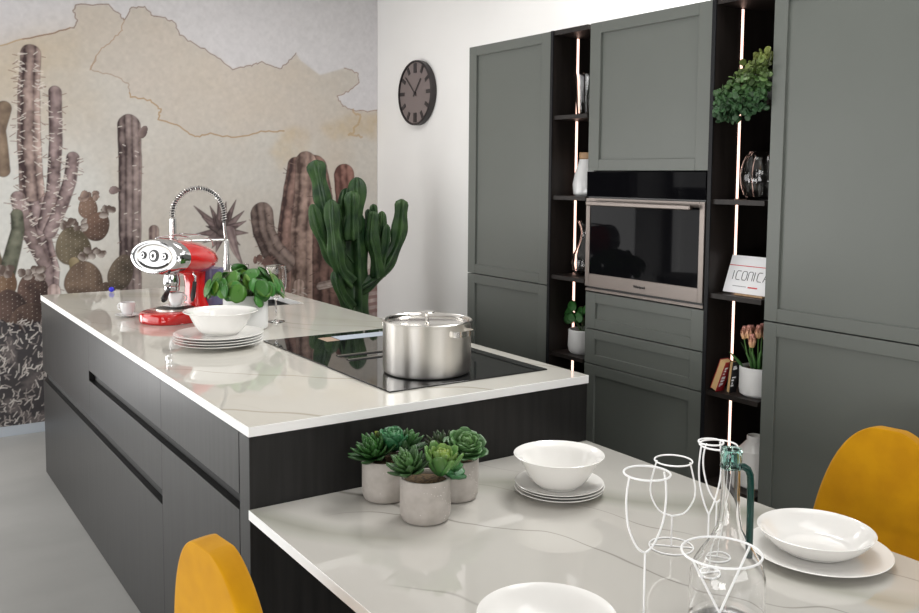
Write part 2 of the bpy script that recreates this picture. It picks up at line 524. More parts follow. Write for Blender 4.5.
# ------------------------------------------------------------------ the painted mural on the far wall
def build_mural():
    rng = np.random.default_rng(5)
    X0, X1, Z0, Z1, st = -0.06, 3.288, 0.0605, 2.948, 0.004
    nx, nz = int((X1 - X0) / st) + 1, int((Z1 - Z0) / st) + 1
    xs, zs = np.linspace(X0, X1, nx), np.linspace(Z0, Z1, nz)
    XX, ZZ = np.meshgrid(xs, zs)
    YM = 5.994

    def wp(x, y):
        """where a sight line meets the mural's wall (used once, to set out the drawing in metres)"""
        d = _f + _r * ((x - CX) / F_PX) - _u * ((y - CY) / F_PX)
        k = YM / d.y
        return (d.x * k, EYE.z + d.z * k)
    PXM = 0.0063

    def vn(scale, octs=4, seed=0):
        r = np.random.default_rng(seed)
        out, amp, tot = np.zeros_like(XX), 1.0, 0.0
        for o in range(octs):
            n = r.random((int((X1 - X0) / scale) + 4, int((Z1 - Z0) / scale) + 4))
            fx, fz = (XX - X0) / scale, (ZZ - Z0) / scale
            ix, iz = fx.astype(int), fz.astype(int)
            tx, tz = fx - ix, fz - iz
            tx, tz = tx * tx * (3 - 2 * tx), tz * tz * (3 - 2 * tz)
            out += amp * (n[ix, iz] * (1 - tx) * (1 - tz) + n[ix + 1, iz] * tx * (1 - tz) + n[ix, iz + 1] * (1 - tx) * tz + n[ix + 1, iz + 1] * tx * tz)
            tot += amp
            amp *= .55
            scale /= 2
        return out / tot
    n1, n2, n3, n4 = vn(.5, 5, 1), vn(.12, 4, 2), vn(.03, 2, 3), vn(.25, 4, 4)
    streak = vn(.02, 2, 9)
    C = lambda *a: np.array(lin(*a)) / 0.80
    img = np.zeros((nz, nx, 3))

    def mixin(a, col, sl=None):
        if sl is None:
            img[:] = img * (1 - a[..., None]) + col * a[..., None]
        else:
            img[sl] = img[sl] * (1 - a[..., None]) + col * a[..., None]
    def soft(m, r):
        m = m.astype(float)
        for _ in range(2):
            for ax in (0, 1):
                p = np.pad(m, [(r + 1, r) if q == ax else (0, 0) for q in (0, 1)], mode='edge')
                cs = np.cumsum(p, axis=ax)
                n = m.shape[ax]
                m = (np.take(cs, np.arange(n) + 2 * r + 1, axis=ax) - np.take(cs, np.arange(n), axis=ax)) / (2 * r + 1)
        return m
    img[:] = C(188, 182, 174)
    warm = np.clip((n1 - .42) * 3, 0, 1)
    mixin(warm * .6, C(184, 172, 158))
    mixin(np.clip((n4 - .5) * 4, 0, 1) * .30, C(194, 192, 187))

    def inside(poly):
        m = np.zeros_like(XX, bool)
        j = len(poly) - 1
        for i in range(len(poly)):
            (xi, zi), (xj, zj) = poly[i], poly[j]
            c = ((zi > ZZ) != (zj > ZZ)) & (XX < (xj - xi) * (ZZ - zi) / (zj - zi + 1e-12) + xi)
            m ^= c
            j = i
        return m

    def jag(pts, amp=2.0, sub=6):
        out = []
        for a, b in zip(pts, pts[1:]):
            for k in range(sub):
                t = k / sub
                out.append((a[0] + (b[0] - a[0]) * t + (rng.random() - .5) * amp, a[1] + (b[1] - a[1]) * t + (rng.random() - .5) * amp))
        return out + [pts[-1]]
    ridge = jag([(-170, 90), (-80, 60), (0, 45), (45, 35), (75, 27), (77, 20), (73, 10), (76, 4), (108, 5), (120, 15), (124, 20), (132, 8), (145, 6), (152, 15), (165, 18), (174, 22),
                 (180, 35), (193, 43), (215, 55), (232, 70), (250, 66), (262, 62), (280, 69), (288, 62), (296, 53)])
    ridge2 = jag([(345, 68), (358, 74), (360, 82), (350, 90), (337, 97), (343, 106), (353, 111), (374, 111), (380, 108)])
    low = jag([(113, 40), (100, 50), (90, 70), (115, 76), (128, 83), (131, 97), (150, 100), (161, 110), (158, 119), (180, 127), (195, 137), (210, 134), (236, 138), (262, 132), (284, 131)])
    sky = inside([wp(*p) for p in ridge + [(300, 60), (320, 75), (345, 68)] + ridge2 + [(400, 108), (400, -120), (-170, -120)]])
    mixin(soft(sky, 1) * .9, C(201, 199, 201))
    mixin(soft(sky, 3) * np.clip((n1 - .45) * 3, 0, 1) * .35, C(190, 187, 190))
    land = inside([wp(*p) for p in ridge + [(300, 60), (330, 120), (300, 150)] + low[::-1] + [(113, 40)]]) & ~sky
    mixin(soft(land, 3) * (.22 + .50 * np.clip((n4 - .4) * 3, 0, 1)), C(186, 176, 166))
    tan = inside([wp(*p) for p in [(-170, 90)] + ridge[5:30] + [(90, 70), (110, 110), (60, 130), (0, 120), (-170, 160)]]) & ~sky
    mixin(soft(tan, 26) * (.15 + .75 * np.clip((n1 - .3) * 2, 0, 1)), C(184, 169, 146))
    s2 = inside([wp(*p) for p in jag([(285, 128), (310, 128), (306, 155), (280, 170), (270, 150)], 4)])
    mixin(soft(s2, 5) * .55 * np.clip(n2 * 1.6 - .2, 0, 1), C(186, 165, 130))
    s3 = inside([wp(*p) for p in jag([(318, 128), (345, 118), (378, 112), (378, 140), (352, 135), (335, 142)], 5)])
    mixin(soft(s3, 5) * .6 * np.clip(n2 * 1.8 - .3, 0, 1), C(180, 158, 120))

    def seg_d(pts, sl):
        x, z = XX[sl], ZZ[sl]
        best = np.full(x.shape, 9e9)
        sgn, tt = np.zeros_like(x), np.zeros_like(x)
        ln = [math.hypot(b[0] - a[0], b[1] - a[1]) for a, b in zip(pts, pts[1:])]
        tot, acc = sum(ln) + 1e-9, 0
        for (a, b), l in zip(zip(pts, pts[1:]), ln):
            dx, dz = b[0] - a[0], b[1] - a[1]
            t = np.clip(((x - a[0]) * dx + (z - a[1]) * dz) / (l * l + 1e-12), 0, 1)
            d = np.hypot(x - a[0] - t * dx, z - a[1] - t * dz)
            k = d < best
            best = np.where(k, d, best)
            sgn = np.where(k, ((x - a[0]) * dz - (z - a[1]) * dx) / (l + 1e-12), sgn)
            tt = np.where(k, (acc + t * l) / tot, tt)
            acc += l
        return best, sgn, tt

    def bb(pts, pad):
        a = [p[0] for p in pts]
        b = [p[1] for p in pts]
        i0, i1 = int((min(a) - pad - X0) / st), int((max(a) + pad - X0) / st) + 2
        j0, j1 = int((min(b) - pad - Z0) / st), int((max(b) + pad - Z0) / st) + 2
        i0, j0, i1, j1 = max(0, i0), max(0, j0), min(nx, i1), min(nz, j1)
        return (slice(j0, j1), slice(i0, i1)) if i1 > i0 and j1 > j0 else None

    def line(pts, w=.7, col=(110, 95, 85), a=.8, raw=False):
        q = pts if raw else [wp(*p) for p in pts]
        sl = bb(q, w * PXM + .01)
        if not sl:
            return
        d, _, _ = seg_d(q, sl)
        al = np.clip((w * PXM - d) / (.5 * PXM) + .5, 0, 1) * a
        mixin(al, C(*col), sl)
    cool = inside([wp(*p) for p in [(-170, 150), (60, 140), (115, 170), (120, 240), (60, 340), (-170, 340)]])
    mixin(soft(cool, 40) * .75, C(203, 204, 200))
    line(ridge[:24], .7, (168, 142, 108), .75)
    line(ridge[15:], .55, (120, 98, 88), .75)
    line(jag([(124, 20), (122, 30), (113, 40), (100, 50), (90, 70)]), .5, (160, 130, 105), .7)
    line(low[8:], .55, (150, 124, 100), .6)
    line(low[28:], .8, (166, 138, 100), .65)
    line(ridge2, .6, (140, 115, 100), .75)
    line(jag([(353, 111), (362, 118), (355, 128), (350, 135), (362, 137)], 3), 1.2, (170, 142, 105), .6)

    def stem(pts, w, dark, light, ribs=3, spines=0, w_end=None, tip=1.0, spc=(206, 198, 190), splen=4.5, a=1.0, edge=(70, 55, 52)):
        q = [wp(*p) for p in pts]
        we = w if w_end is None else w_end
        sl = bb(q, max(w, we) * PXM + .02)
        if not sl:
            return
        d, s, t = seg_d(q, sl)
        half = (w + (we - w) * t) * PXM / 2
        half = half * (1 + .16 * (n2[sl] - .5))
        al = np.clip((half - d) / (.6 * PXM) + .5, 0, 1) * a
        u = np.clip(s / (half + 1e-9), -1, 1)
        rib = np.sqrt(.5 + .5 * np.cos(u * PI * ribs + .6)) if ribs else .5
        sh = np.clip(-.22 + .62 * (u + 1) * .5 + .55 * rib + .9 * (n2[sl] - .5) + .6 * (n3[sl] - .5), 0, 1)
        col = C(*dark) * (1 - sh[..., None]) + C(*light) * sh[..., None]
        mixin(al, col, sl)
        ed = np.clip(1 - np.abs(d - half) / (.8 * PXM), 0, 1) * .45 * a
        mixin(ed, C(*edge), sl)
        ln = list(zip(q, q[1:]))
        for k in range(spines):
            (a0, b0) = ln[rng.integers(len(ln))]
            f = rng.random()
            side = rng.choice([-1, 1]) * (.2 + .9 * rng.random())
            dx, dz = b0[0] - a0[0], b0[1] - a0[1]
            l = math.hypot(dx, dz) + 1e-9
            px, pz = a0[0] + dx * f + dz / l * side * w * PXM / 2, a0[1] + dz * f - dx / l * side * w * PXM / 2
            an = rng.random() * 1.4 - .7 + (0 if side > 0 else PI)
            ll = splen * PXM * (.5 + rng.random())
            cc = spc if abs(side) < .85 else (128, 106, 98)
            line([(px, pz), (px + ll * math.cos(an), pz + ll * math.sin(an))], .42, cc, .8, raw=True)

    def pad(cx, cy, rx, ry, ang, dark, light, dots=True):
        c = wp(cx, cy)
        R = max(rx, ry) * PXM
        sl = bb([c], R + .02)
        if not sl:
            return
        x, z = XX[sl] - c[0], ZZ[sl] - c[1]
        ca, sa = math.cos(ang), math.sin(ang)
        u, v = (x * ca + z * sa) / (rx * PXM), (-x * sa + z * ca) / (ry * PXM)
        u = u * (1 + .18 * v)          # a little narrower at the top
        r = np.hypot(u, v) + .10 * (n2[sl] - .5)
        al = np.clip((1 - r) / .05 + .5, 0, 1)
        sh = np.clip(.35 - .3 * u + .15 * v + 1.3 * (n2[sl] - .5) + .5 * (n4[sl] - .5), 0, 1)
        mixin(al, C(*dark) * (1 - sh[..., None]) + C(*light) * sh[..., None], sl)
        mixin(np.clip(1 - np.abs(r - .97) / .05, 0, 1) * .4, C(90, 78, 68), sl)
        if dots:
            g = 4.2 * PXM
            gx, gz = (x / g), (z / g + .5 * (np.floor(x / g) % 2))
            dd = np.hypot(gx - np.floor(gx) - .5, gz - np.floor(gz) - .5) * g
            mixin(np.clip((.55 * PXM - dd) / (.5 * PXM), 0, 1) * (r < .9) * .55, C(222, 215, 205), sl)

    def buds(cx, cy, rx, ry, n, dark=(90, 76, 70), light=(205, 196, 188)):
        for k in range(n):
            x, y = cx + (rng.random() - .5) * 2 * rx, cy + (rng.random() - .5) * 2 * ry
            pad(x, y, 2.2 + rng.random() * 1.6, 2.8 + rng.random() * 1.8, rng.random() * 3, dark, light, False)

    PK, PD = (176, 156, 154), (70, 56, 57)
    # far left arm and plants beyond the frame of the picture
    stem([(3, 170), (-2, 130), (4, 108)], 13, (88, 74, 64), (140, 122, 104), 1)
    stem([(-60, 420), (-58, 250), (-62, 120)], 24, (92, 76, 72), (180, 158, 150), 3, 40)
    pad(-30, 260, 26, 34, .2, (92, 80, 64), (140, 124, 100))
    # tall spiny cactus
    stem([(47, 320), (50, 270), (42, 240), (38, 215), (32, 180)], 18, PD, PK, 2, 70)
    stem([(32, 190), (29, 140), (29, 90), (31, 54)], 22, (64, 50, 50), (182, 160, 152), 2, 130, w_end=18)
    stem([(44, 225), (53, 190), (56, 140), (55, 92)], 12, PD, PK, 1, 60)
    stem([(50, 232), (62, 205), (70, 180), (73, 158)], 12, PD, PK, 1, 50)
    stem([(44, 262), (30, 235), (22, 215), (18, 198)], 13, (84, 70, 68), PK, 1, 60)
    # green club at the left
    stem([(4, 285), (12, 255), (18, 230), (17, 215)], 16, (60, 62, 52), (126, 126, 110), 1, w_end=11)
    pad(4, 282, 11, 14, 0, (96, 74, 58), (160, 136, 112))
    buds(3, 272, 8, 4, 8)
    # slim ribbed column
    stem([(131, 300), (130, 240), (130, 190), (130, 160), (129, 126)], 21, (62, 50, 50), (150, 134, 130), 3.4, 26, w_end=23, splen=2.5)
    pad(143, 132, 4, 7, -.5, (90, 76, 74), (150, 132, 128), False)
    pad(114, 190, 5, 4, .3, (100, 86, 84), (170, 150, 148), False)
    stem([(154, 262), (154, 230)], 10, (96, 80, 78), (160, 142, 134), 2)
    # prickly pears
    pad(88, 207, 9, 12, 0, (86, 66, 56), (140, 116, 102))
    buds(88, 196, 8, 3, 9, (80, 64, 60), (170, 148, 136))
    pad(97, 226, 12, 15, -.5, (64, 50, 45), (128, 102, 88))
    buds(106, 212, 6, 5, 7)
    pad(73, 246, 16, 19, .15, (80, 72, 58), (142, 130, 110))
    buds(72, 224, 13, 4, 12)
    stem([(76, 272), (74, 262)], 10, (120, 108, 80), (168, 152, 124), 1)
    pad(84, 280, 18, 19, -.1, (62, 50, 44), (132, 112, 96))
    buds(93, 256, 12, 6, 14)
    pad(106, 289, 9, 7, 0, (58, 48, 44), (110, 92, 80))
    pad(121, 272, 12, 18, -.3, (66, 58, 50), (118, 104, 90))
    pad(33, 290, 14, 17, .1, (58, 45, 42), (122, 98, 88))
    buds(33, 274, 14, 5, 14)
    pad(10, 306, 14, 16, .2, (52, 41, 39), (104, 84, 76))
    pad(30, 318, 18, 14, .1, (54, 42, 39), (108, 88, 78))
    stem([(56, 330), (54, 290)], 12, (140, 120, 116), (205, 186, 180), 2, 10)
    # dark thicket of spiny tufts along the bottom
    base = inside([wp(*p) for p in jag([(-170, 325), (-60, 320), (0, 322), (20, 328), (40, 318), (70, 330), (120, 320), (200, 330), (300, 335), (380, 340), (380, 470), (-170, 470)], 10)])
    mixin(base * .97, C(48, 45, 48))
    mixin(base * np.clip((n2 - .52) * 8, 0, 1) * .6, C(112, 104, 102))
    for k in range(2600):
        x, y = -150 + rng.random() * 530, 322 + rng.random() * 120
        an = -1.1 + rng.normal() * .75
        l = 3 + rng.random() * 6
        cc = [(176, 170, 164), (156, 148, 143), (128, 120, 117), (196, 190, 184)][rng.integers(4)]
        p0, p1 = (x, y), (x + l * math.cos(an), y + l * math.sin(an))
        line([p0, ((p0[0] + p1[0]) / 2 + rng.normal(), (p0[1] + p1[1]) / 2 + rng.normal()), p1], .55, cc, .8)
    # spiky agave
    for tx, ty in ((194, 206), (202, 217), (196, 234), (210, 206), (218, 200), (226, 202), (236, 200), (244, 211), (246, 221), (248, 233), (212, 248), (203, 243), (216, 252), (240, 245)):
        stem([(222, 232), ((222 + tx) / 2, (232 + ty) / 2), (tx, ty)], 13, (66, 54, 55), (140, 122, 120), 1, w_end=.5)
    for tx, ty in ((214, 214), (230, 212), (206, 226), (238, 226)):
        stem([(222, 232), (tx, ty)], 10, (50, 42, 43), (104, 90, 88), 1, w_end=.5)
    stem([(229, 232), (236, 252), (243, 266)], 14, (110, 94, 94), (164, 146, 142), 2, w_end=1)
    # big ribbed group at the right
    stem([(345, 300), (348, 230), (344, 175)], 26, (84, 56, 50), (150, 112, 102), 3, 14, spc=(90, 66, 60), splen=4)
    stem([(284, 300), (286, 230), (292, 190), (296, 166)], 20, (66, 50, 48), (158, 128, 118), 2, 18, spc=(80, 62, 58), splen=5)
    stem([(326, 305), (324, 230), (318, 190), (314, 170)], 34, (66, 50, 46), (148, 116, 106), 3, 20, spc=(80, 62, 58), splen=5)
    stem([(302, 305), (302, 230), (306, 190), (306, 163)], 26, (76, 60, 55), (178, 152, 140), 2, 26, spc=(80, 62, 58), splen=5)
    stem([(284, 262), (272, 250), (264, 232), (262, 214)], 26, (66, 54, 51), (148, 130, 122), 3, 26, spc=(80, 64, 60), splen=4)
    stem([(320, 286), (338, 282), (352, 276)], 9, (120, 104, 98), (186, 170, 162), 2, 8)
    stem([(298, 308), (299, 285)], 14, (120, 100, 92), (200, 176, 164), 3, 14)
    buds(262, 262, 12, 4, 10, (80, 60, 56), (150, 120, 110))
    for k in range(16):
        line([(258 + rng.random() * 16, 264), (255 + rng.random() * 22, 256 + rng.random() * 4)], .7, (110, 86, 80), .8)
    stem([(372, 320), (372, 280)], 26, (110, 92, 88), (190, 172, 166), 2)
    for k in range(5):
        line([(360, 285 + k * 7), (384, 281 + k * 7)], 2.0, (126, 96, 92), .8)
    # fine plaster texture over everything
    img[:] = .90 * img * (1 + .10 * (n3 - .5) + .10 * (streak - .5) + .08 * (n1 - .5))[..., None]
    img[:] = np.clip(img, 0, .92)
    me = bpy.data.meshes.new('cactus_mural')
    nv, nf = nx * nz, (nx - 1) * (nz - 1)
    co = np.stack([XX, np.full_like(XX, YM), ZZ], -1).reshape(-1, 3)
    ii = (np.arange(nz - 1)[:, None] * nx + np.arange(nx - 1)[None]).reshape(-1)
    fa = np.stack([ii, ii + 1, ii + nx + 1, ii + nx], -1).reshape(-1)
    me.vertices.add(nv)
    me.vertices.foreach_set('co', co.astype(np.float32).ravel())
    me.loops.add(nf * 4)
    me.loops.foreach_set('vertex_index', fa.astype(np.int32))
    me.polygons.add(nf)
    me.polygons.foreach_set('loop_start', (np.arange(nf) * 4).astype(np.int32))
    me.update(calc_edges=True)
    a = me.color_attributes.new('Col', 'FLOAT_COLOR', 'POINT')
    a.data.foreach_set('color', np.concatenate([img.reshape(-1, 3), np.ones((nv, 1))], 1).astype(np.float32).ravel())
    m = mat('mural_print', rough=0.8, vcol=True, spec=0.3)
    me.materials.append(m)
    o = bpy.data.objects.new('cactus_mural', me)
    COL.objects.link(o)
    tag(o, 'wallpaper mural of painted desert cacti covering the far wall', 'mural')


build_mural()

# ------------------------------------------------------------------ kitchen island
IX0, IX1, IY0, IY1, IZ = 0.822, 1.971, 2.174, 5.148, 0.95
units = [
    ('dark wood island cabinet nearest the dining table with one long recessed grip', 2.248, 2.966,
     [(2.252, 2.966, .754, .921), (2.252, 2.966, .004, .711)], [(2.252, 2.966, .711, .754)]),
    ('wide dark wood island cabinet at the far end with two staggered recessed grips', 2.966, 5.148,
     [(2.967, 4.0365, .754, .921), (2.967, 4.0365, .553, .711), (4.037, 5.148, .553, .921), (2.967, 5.148, .004, .502)],
     [(2.967, 4.0365, .711, .754), (2.967, 5.148, .502, .553)])]
for lab, y0, y1, fronts, grips in units:
    t = thing('island_cabinet', lab, 'cabinet', (IX0, (y0 + y1) / 2, 0), group='kitchen island cabinets')
    # carcass, with the grip channels cut in behind the fronts
    obj('carcass', G().box(IX0 + .045, IX1 - .005, y0, y1, 0.002, .90), M['wood'], t, True, bevel=.001)
    for ya, yb, a, b in fronts:
        obj('drawer_front', G().box(IX0 + .002, IX0 + .024, ya, yb, a, b), M['wood'], t, True, bevel=.0007)
    for ya, yb, a, b in grips:
        obj('grip_recess', G().box(IX0 + .0255, IX0 + .0445, ya, yb, a - .03, b + .03), M['void'], t, True)
t = thing('island_end_panel', 'dark wood end panel closing the island behind the dining table', 'panel', (IX0, IY0, 0))
obj('panel', G().box(IX0 + .002, IX1 - .004, IY0 + .002, 2.248, 0.002, .921), M['wood'], t, True, bevel=.0015)

# worktop with a sink cut-out
SX0, SX1, SY0, SY1 = 1.40, 1.872, 4.17, 4.56


def slab_with_hole(x0, x1, y0, y1, hx0, hx1, hy0, hy1, z0, z1):
    g = G()
    o = [(x0, y0), (x1, y0), (x1, y1), (x0, y1)]
    h = [(hx0, hy0), (hx1, hy0), (hx1, hy1), (hx0, hy1)]
    vs = [(*p, z) for z in (z1, z0) for p in o + h]
    fs = []
    for i in range(4):
        j = (i + 1) % 4
        fs.append((i, j, j + 4, i + 4))
        fs.append((8 + i, 12 + i, 12 + j, 8 + j))
        fs.append((i, 8 + i, 8 + j, j))
        fs.append((4 + i, 4 + j, 12 + j, 12 + i))
    return g.add(vs, fs)


t = thing('island_worktop', 'thin pale marble worktop with a white edge on the dark island', 'worktop', (IX0, IY0, .925))
obj('top', slab_with_hole(IX0, IX1, IY0, IY1, SX0, SX1, SY0, SY1, .9235, IZ - .0005), M['edge'], t, True, bevel=.0012)
obj('marble_face', slab_with_hole(IX0 + .0015, IX1 - .0015, IY0 + .0015, IY1 - .0015, SX0 - .001, SX1 + .001, SY0 - .001, SY1 + .001, IZ - .001, IZ), M['marble'], t, True)

t = thing('kitchen_sink', 'black undermount sink set into the far part of the island worktop', 'sink', ((SX0 + SX1) / 2, (SY0 + SY1) / 2, .905))
g = G()
a, b, c, d = SX0 - .004, SX1 + .004, SY0 - .004, SY1 + .004
g.add([(a, c, .923), (b, c, .923), (b, d, .923), (a, d, .923), (a + .01, c + .01, .905), (b - .01, c + .01, .905), (b - .01, d - .01, .905), (a + .01, d - .01, .905)],
      [(0, 1, 5, 4), (1, 2, 6, 5), (2, 3, 7, 6), (3, 0, 4, 7), (4, 5, 6, 7)])
obj('basin', g, M['void'], t, True)
obj('drain', G().lathe([(0, .912), (.03, .912), (.034, .909), (.034, .905), (0, .905)], 24, ((SX0 + SX1) / 2, (SY0 + SY1) / 2, 0)), M['chrome'], t, True)

# faucet
FX, FY = 1.285, 4.36
t = thing('spring_faucet', 'tall chrome kitchen faucet with a coiled spring neck behind the coffee machine', 'faucet', (FX, FY, IZ))
obj('base', G().lathe([(0, 0), (.027, 0), (.027, .008), (.02, .012), (.02, .09), (.017, .095), (0, .095)], 32), M['faucet'], t)
obj('riser', G().lathe([(0, .09), (.012, .09), (.012, .30), (.016, .305), (.016, .425), (.012, .43), (0, .43)], 24), M['faucet'], t)
arc, n, rad = [], 60, .125
for k in range(n + 1):
    a = PI - PI * k / n * 0.98
    arc.append(Vector((rad + rad * math.cos(a), 0, .445 + rad * math.sin(a))))
arc = [Vector((0, 0, .415))] + arc + [Vector((2 * rad, 0, .40))]
obj('hose', G().tube(arc, .007, 10), M['blackmetal'], t)
# coiled spring round the hose
dense = []
for a, b in zip(arc, arc[1:]):
    for k in range(4):
        dense.append(a.lerp(b, k / 4))
sp, turns = [], 38
cum = [0]
for a, b in zip(dense, dense[1:]):
    cum.append(cum[-1] + (b - a).length)
STEPS = turns * 9
for k in range(STEPS + 1):
    s_ = cum[-1] * k / STEPS
    i = max(0, min(len(dense) - 2, next((j for j, c in enumerate(cum) if c > s_), len(cum) - 1) - 1))
    p = dense[i].lerp(dense[i + 1], (s_ - cum[i]) / max(1e-9, cum[i + 1] - cum[i]))
    tt = (dense[i + 1] - dense[i]).normalized()
    nn = Vector((0, 1, 0))
    bb_ = tt.cross(nn)
    a = 2 * PI * turns * k / STEPS
    sp.append(p + nn * (.0125 * math.cos(a)) + bb_ * (.0125 * math.sin(a)))
obj('spring', G().tube(sp, .0022, 6), M['faucet'], t)
obj('spray_hose', G().tube([(2 * rad, 0, .41), (2 * rad + .004, 0, .36), (2 * rad + .012, 0, .30)], .007, 12), M['faucet'], t)
obj('spray_head', G().lathe([(0, .165), (.012, .165), (.016, .17), (.016, .24), (.013, .25), (.013, .31), (.01, .318), (0, .318)], 24, (2 * rad + .012, 0, 0)), M['faucet'], t)
obj('holder_arm', G().tube([(0, 0, .316), (2 * rad - .002, 0, .316)], .006, 12), M['faucet'], t)

# hob
HX0, HX1, HY0, HY1 = 1.305, 1.905, 2.304, 3.284
t = thing('induction_hob', 'black glass induction hob let into the island worktop under the steel pot', 'hob', ((HX0 + HX1) / 2, (HY0 + HY1) / 2, IZ))
HZ = IZ + .0045
obj('glass_plate', G().box(HX0, HX1, HY0, HY1, IZ + .0003, HZ), M['hob'], t, True, bevel=.001)
for yy in (2.775, 2.855):
    s = obj('vent_slot', G().box(1.41, 1.80, yy - .016, yy + .016, HZ + .0002, HZ + .0014), M['void'], t, True)
    obj('slot_trim', G().box(1.41, 1.80, yy - .005, yy + .004, HZ + .0016, HZ + .0040), M['steel'], s, True)
st_ = obj('sticker', G().box(1.56, 1.80, 3.135, 3.22, HZ + .0002, HZ + .0006), mat('sticker_blue_white', (0.42, 0.47, 0.55), 0.5), t, True, label='pale blue sticker')
obj('sticker', G().box(1.50, 1.555, 3.13, 3.215, HZ + .0002, HZ + .0006), mat('sticker_brown', (0.40, 0.28, 0.20), 0.5), t, True, label='brown sticker')

# stock pot
PX_, PY_, PZ_ = 1.549, 2.488, HZ + .0005
t = thing('stock_pot', 'large polished steel stock pot with flat lid on the hob', 'pot', (PX_, PY_, PZ_))
R_ = .1435
obj('body', G().lathe([(0, 0), (R_ - .012, 0), (R_ - .004, .004), (R_, .014), (R_, .160), (R_ + .003, .166), (R_ + .0035, .169), (R_ + .001, .171), (R_ - .004, .168), (R_ - .004, .02), (R_ - .01, .006), (0, .006)], 96), M['potsteel'], t)
ld = obj('lid', G().lathe([(0, .158), (R_ - .02, .158), (R_ - .010, .161), (R_ - .0075, .168), (R_ - .0055, .170), (R_ - .0045, .1685), (R_ - .0065, .158), (R_ - .018, .1555), (0, .1555)], 96), M['rimsteel'], t)
kn = G().lathe([(0, .1585), (.009, .1585), (.006, .161), (.0055, .187), (.008, .190), (.024, .192), (.025, .194), (.024, .1955), (0, .1965)], 32)
obj('knob', kn, M['rimsteel'], ld)
vdir = math.atan2(-PY_, -PX_)           # towards the viewer's side of the kitchen
for da in (0.80, 0.80 + PI):
    a0 = vdir + da
    g = G()
    pts = []
    for k in range(13):
        f = k / 12 * 2 - 1
        ang = a0 + f * .30
        rr = R_ + .002 + .030 * max(0, 1 - abs(f) ** 6) ** .5
        pts.append((rr * math.cos(ang), rr * math.sin(ang)))
    th = .0025
    vs = []
    for x, y in pts:
        l = math.hypot(x, y)
        for q in (l - th / 2, l + th / 2):
            for z in (.134, .152):
                vs.append((x / l * q, y / l * q, z))
    fs = []
    for k in range(12):
        o_ = k * 4
        fs += [(o_, o_ + 4, o_ + 5, o_ + 1), (o_ + 2, o_ + 3, o_ + 7, o_ + 6), (o_ + 1, o_ + 5, o_ + 7, o_ + 3), (o_, o_ + 2, o_ + 6, o_ + 4)]
    fs += [(0, 1, 3, 2), (48, 50, 51, 49)]
    obj('handle', g.add(vs, fs), M['rimsteel'], t)


# ------------------------------------------------------------------ crockery
def plate_prof(r, h=.020, th=.0045, foot=.55):
    return [(0, .003), (r * foot - .006, .003), (r * foot - .005, 0), (r * foot, 0), (r * foot + .004, .003), (r * .72, .007), (r - .002, h - th * .4), (r, h), (r - .002, h + .001),
            (r * .72, .007 + th), (r * foot + .002, .003 + th), (0, .003 + th)]


def bowl_prof(r, h, foot, th=.005, flare=.0):
    o = [(0, .003), (foot - .006, .003), (foot - .005, 0), (foot, 0), (foot + .002, .004)]
    n = 10
    for k in range(1, n + 1):
        f = k / n
        o.append((foot + (r - flare - foot) * f ** .72, .004 + (h - .004) * f ** 1.25 * (1 if flare == 0 else .93)))
    if flare:
        o.append((r - .002, h - .003))
    o += [(r, h), (r - .002, h + .001)]
    if flare:
        o.append((r - flare - .004, h * .93))
    i = [(p[0] - th, p[1] + th * .6) for p in o[5:5 + n - 1]][::-1]
    return o + i + [(foot - .008, .004 + th), (0, .003 + th)]


def plates(n, x, y, z, r, pitch, labels, group, rng=0):
    base = None
    for k in range(n):
        if base is None:
            base = obj('plate', G().lathe(plate_prof(r), 72), M['white'])
            o = base
        else:
            o = base.copy()
            COL.objects.link(o)
        o.location = (x + (.002 if k % 2 else -.001), y, z + k * pitch + .0004)
        tag(o, labels[k], 'plate', group)
    return z + (n - 1) * pitch + .0075


PLX, PLY = 1.135, 3.30
zt = plates(4, PLX, PLY, IZ, .165, .0098, ['white plate at the bottom of the island stack under the bowl', 'second plate up in the four-plate stack on the island',
                                          'third plate up in the four-plate stack on the island', 'top plate of the island stack, directly under the wide bowl'], 'stacked dinner plates on the island')
b = obj('bowl', G().lathe(bowl_prof(.138, .088, .062, flare=.02), 72), M['white'])
b.location = (PLX + .02, PLY + .03, zt + .0008)
tag(b, 'wide white serving bowl on the plate stack in front of the leafy pot', 'bowl')

# dining table
TX0, TX1, TY0, TY1, TZ = 0.819, 1.965, 0.35, 2.173, 0.736
t = thing('dining_table', 'low pale marble dining table butted against the dark end of the island', 'table', (TX0, TY0, 0))
obj('table_top', G().box(TX0, TX1, TY0, TY1, TZ - .026, TZ - .0005), M['edge'], t, True, bevel=.0012)
obj('marble_face', G().box(TX0 + .0015, TX1 - .0015, TY0 + .0015, TY1 - .0015, TZ - .001, TZ), M['marble2'], t, True)
for x in (TX0 + .16, TX1 - .22):
    obj('leg', G().box(x, x + .06, TY0 + .1, TY0 + .16, 0.001, TZ - .0265), M['wood'], t, True, bevel=.002)

zt = plates(3, 1.565, 1.835, TZ, .120, .0078, ['white plate at the bottom of the three-plate stack by the succulents', 'middle plate of the three-plate stack on the dining table',
                                             'top plate of the three-plate stack, directly under the white bowl'], 'stacked plates on the dining table')
b = obj('bowl', G().lathe(bowl_prof(.122, .088, .052, flare=.014), 72), M['white'])
b.location = (1.562, 1.835, zt + .0008)
tag(b, 'round white bowl on three plates at the back of the dining table', 'bowl')


def setting(x, y, labs):
    p = obj('dinner_plate', G().lathe(plate_prof(.156, .020), 80), M['white'])
    p.location = (x, y, TZ + .0004)
    tag(p, labs[0], 'plate', 'dinner plates under the soup plates')
    s = obj('soup_plate', G().lathe(bowl_prof(.128, .050, .070), 80), M['white'])
    s.location = (x + .004, y + .012, TZ + .0095)
    tag(s, labs[1], 'soup plate', 'soup plates on dinner plates')


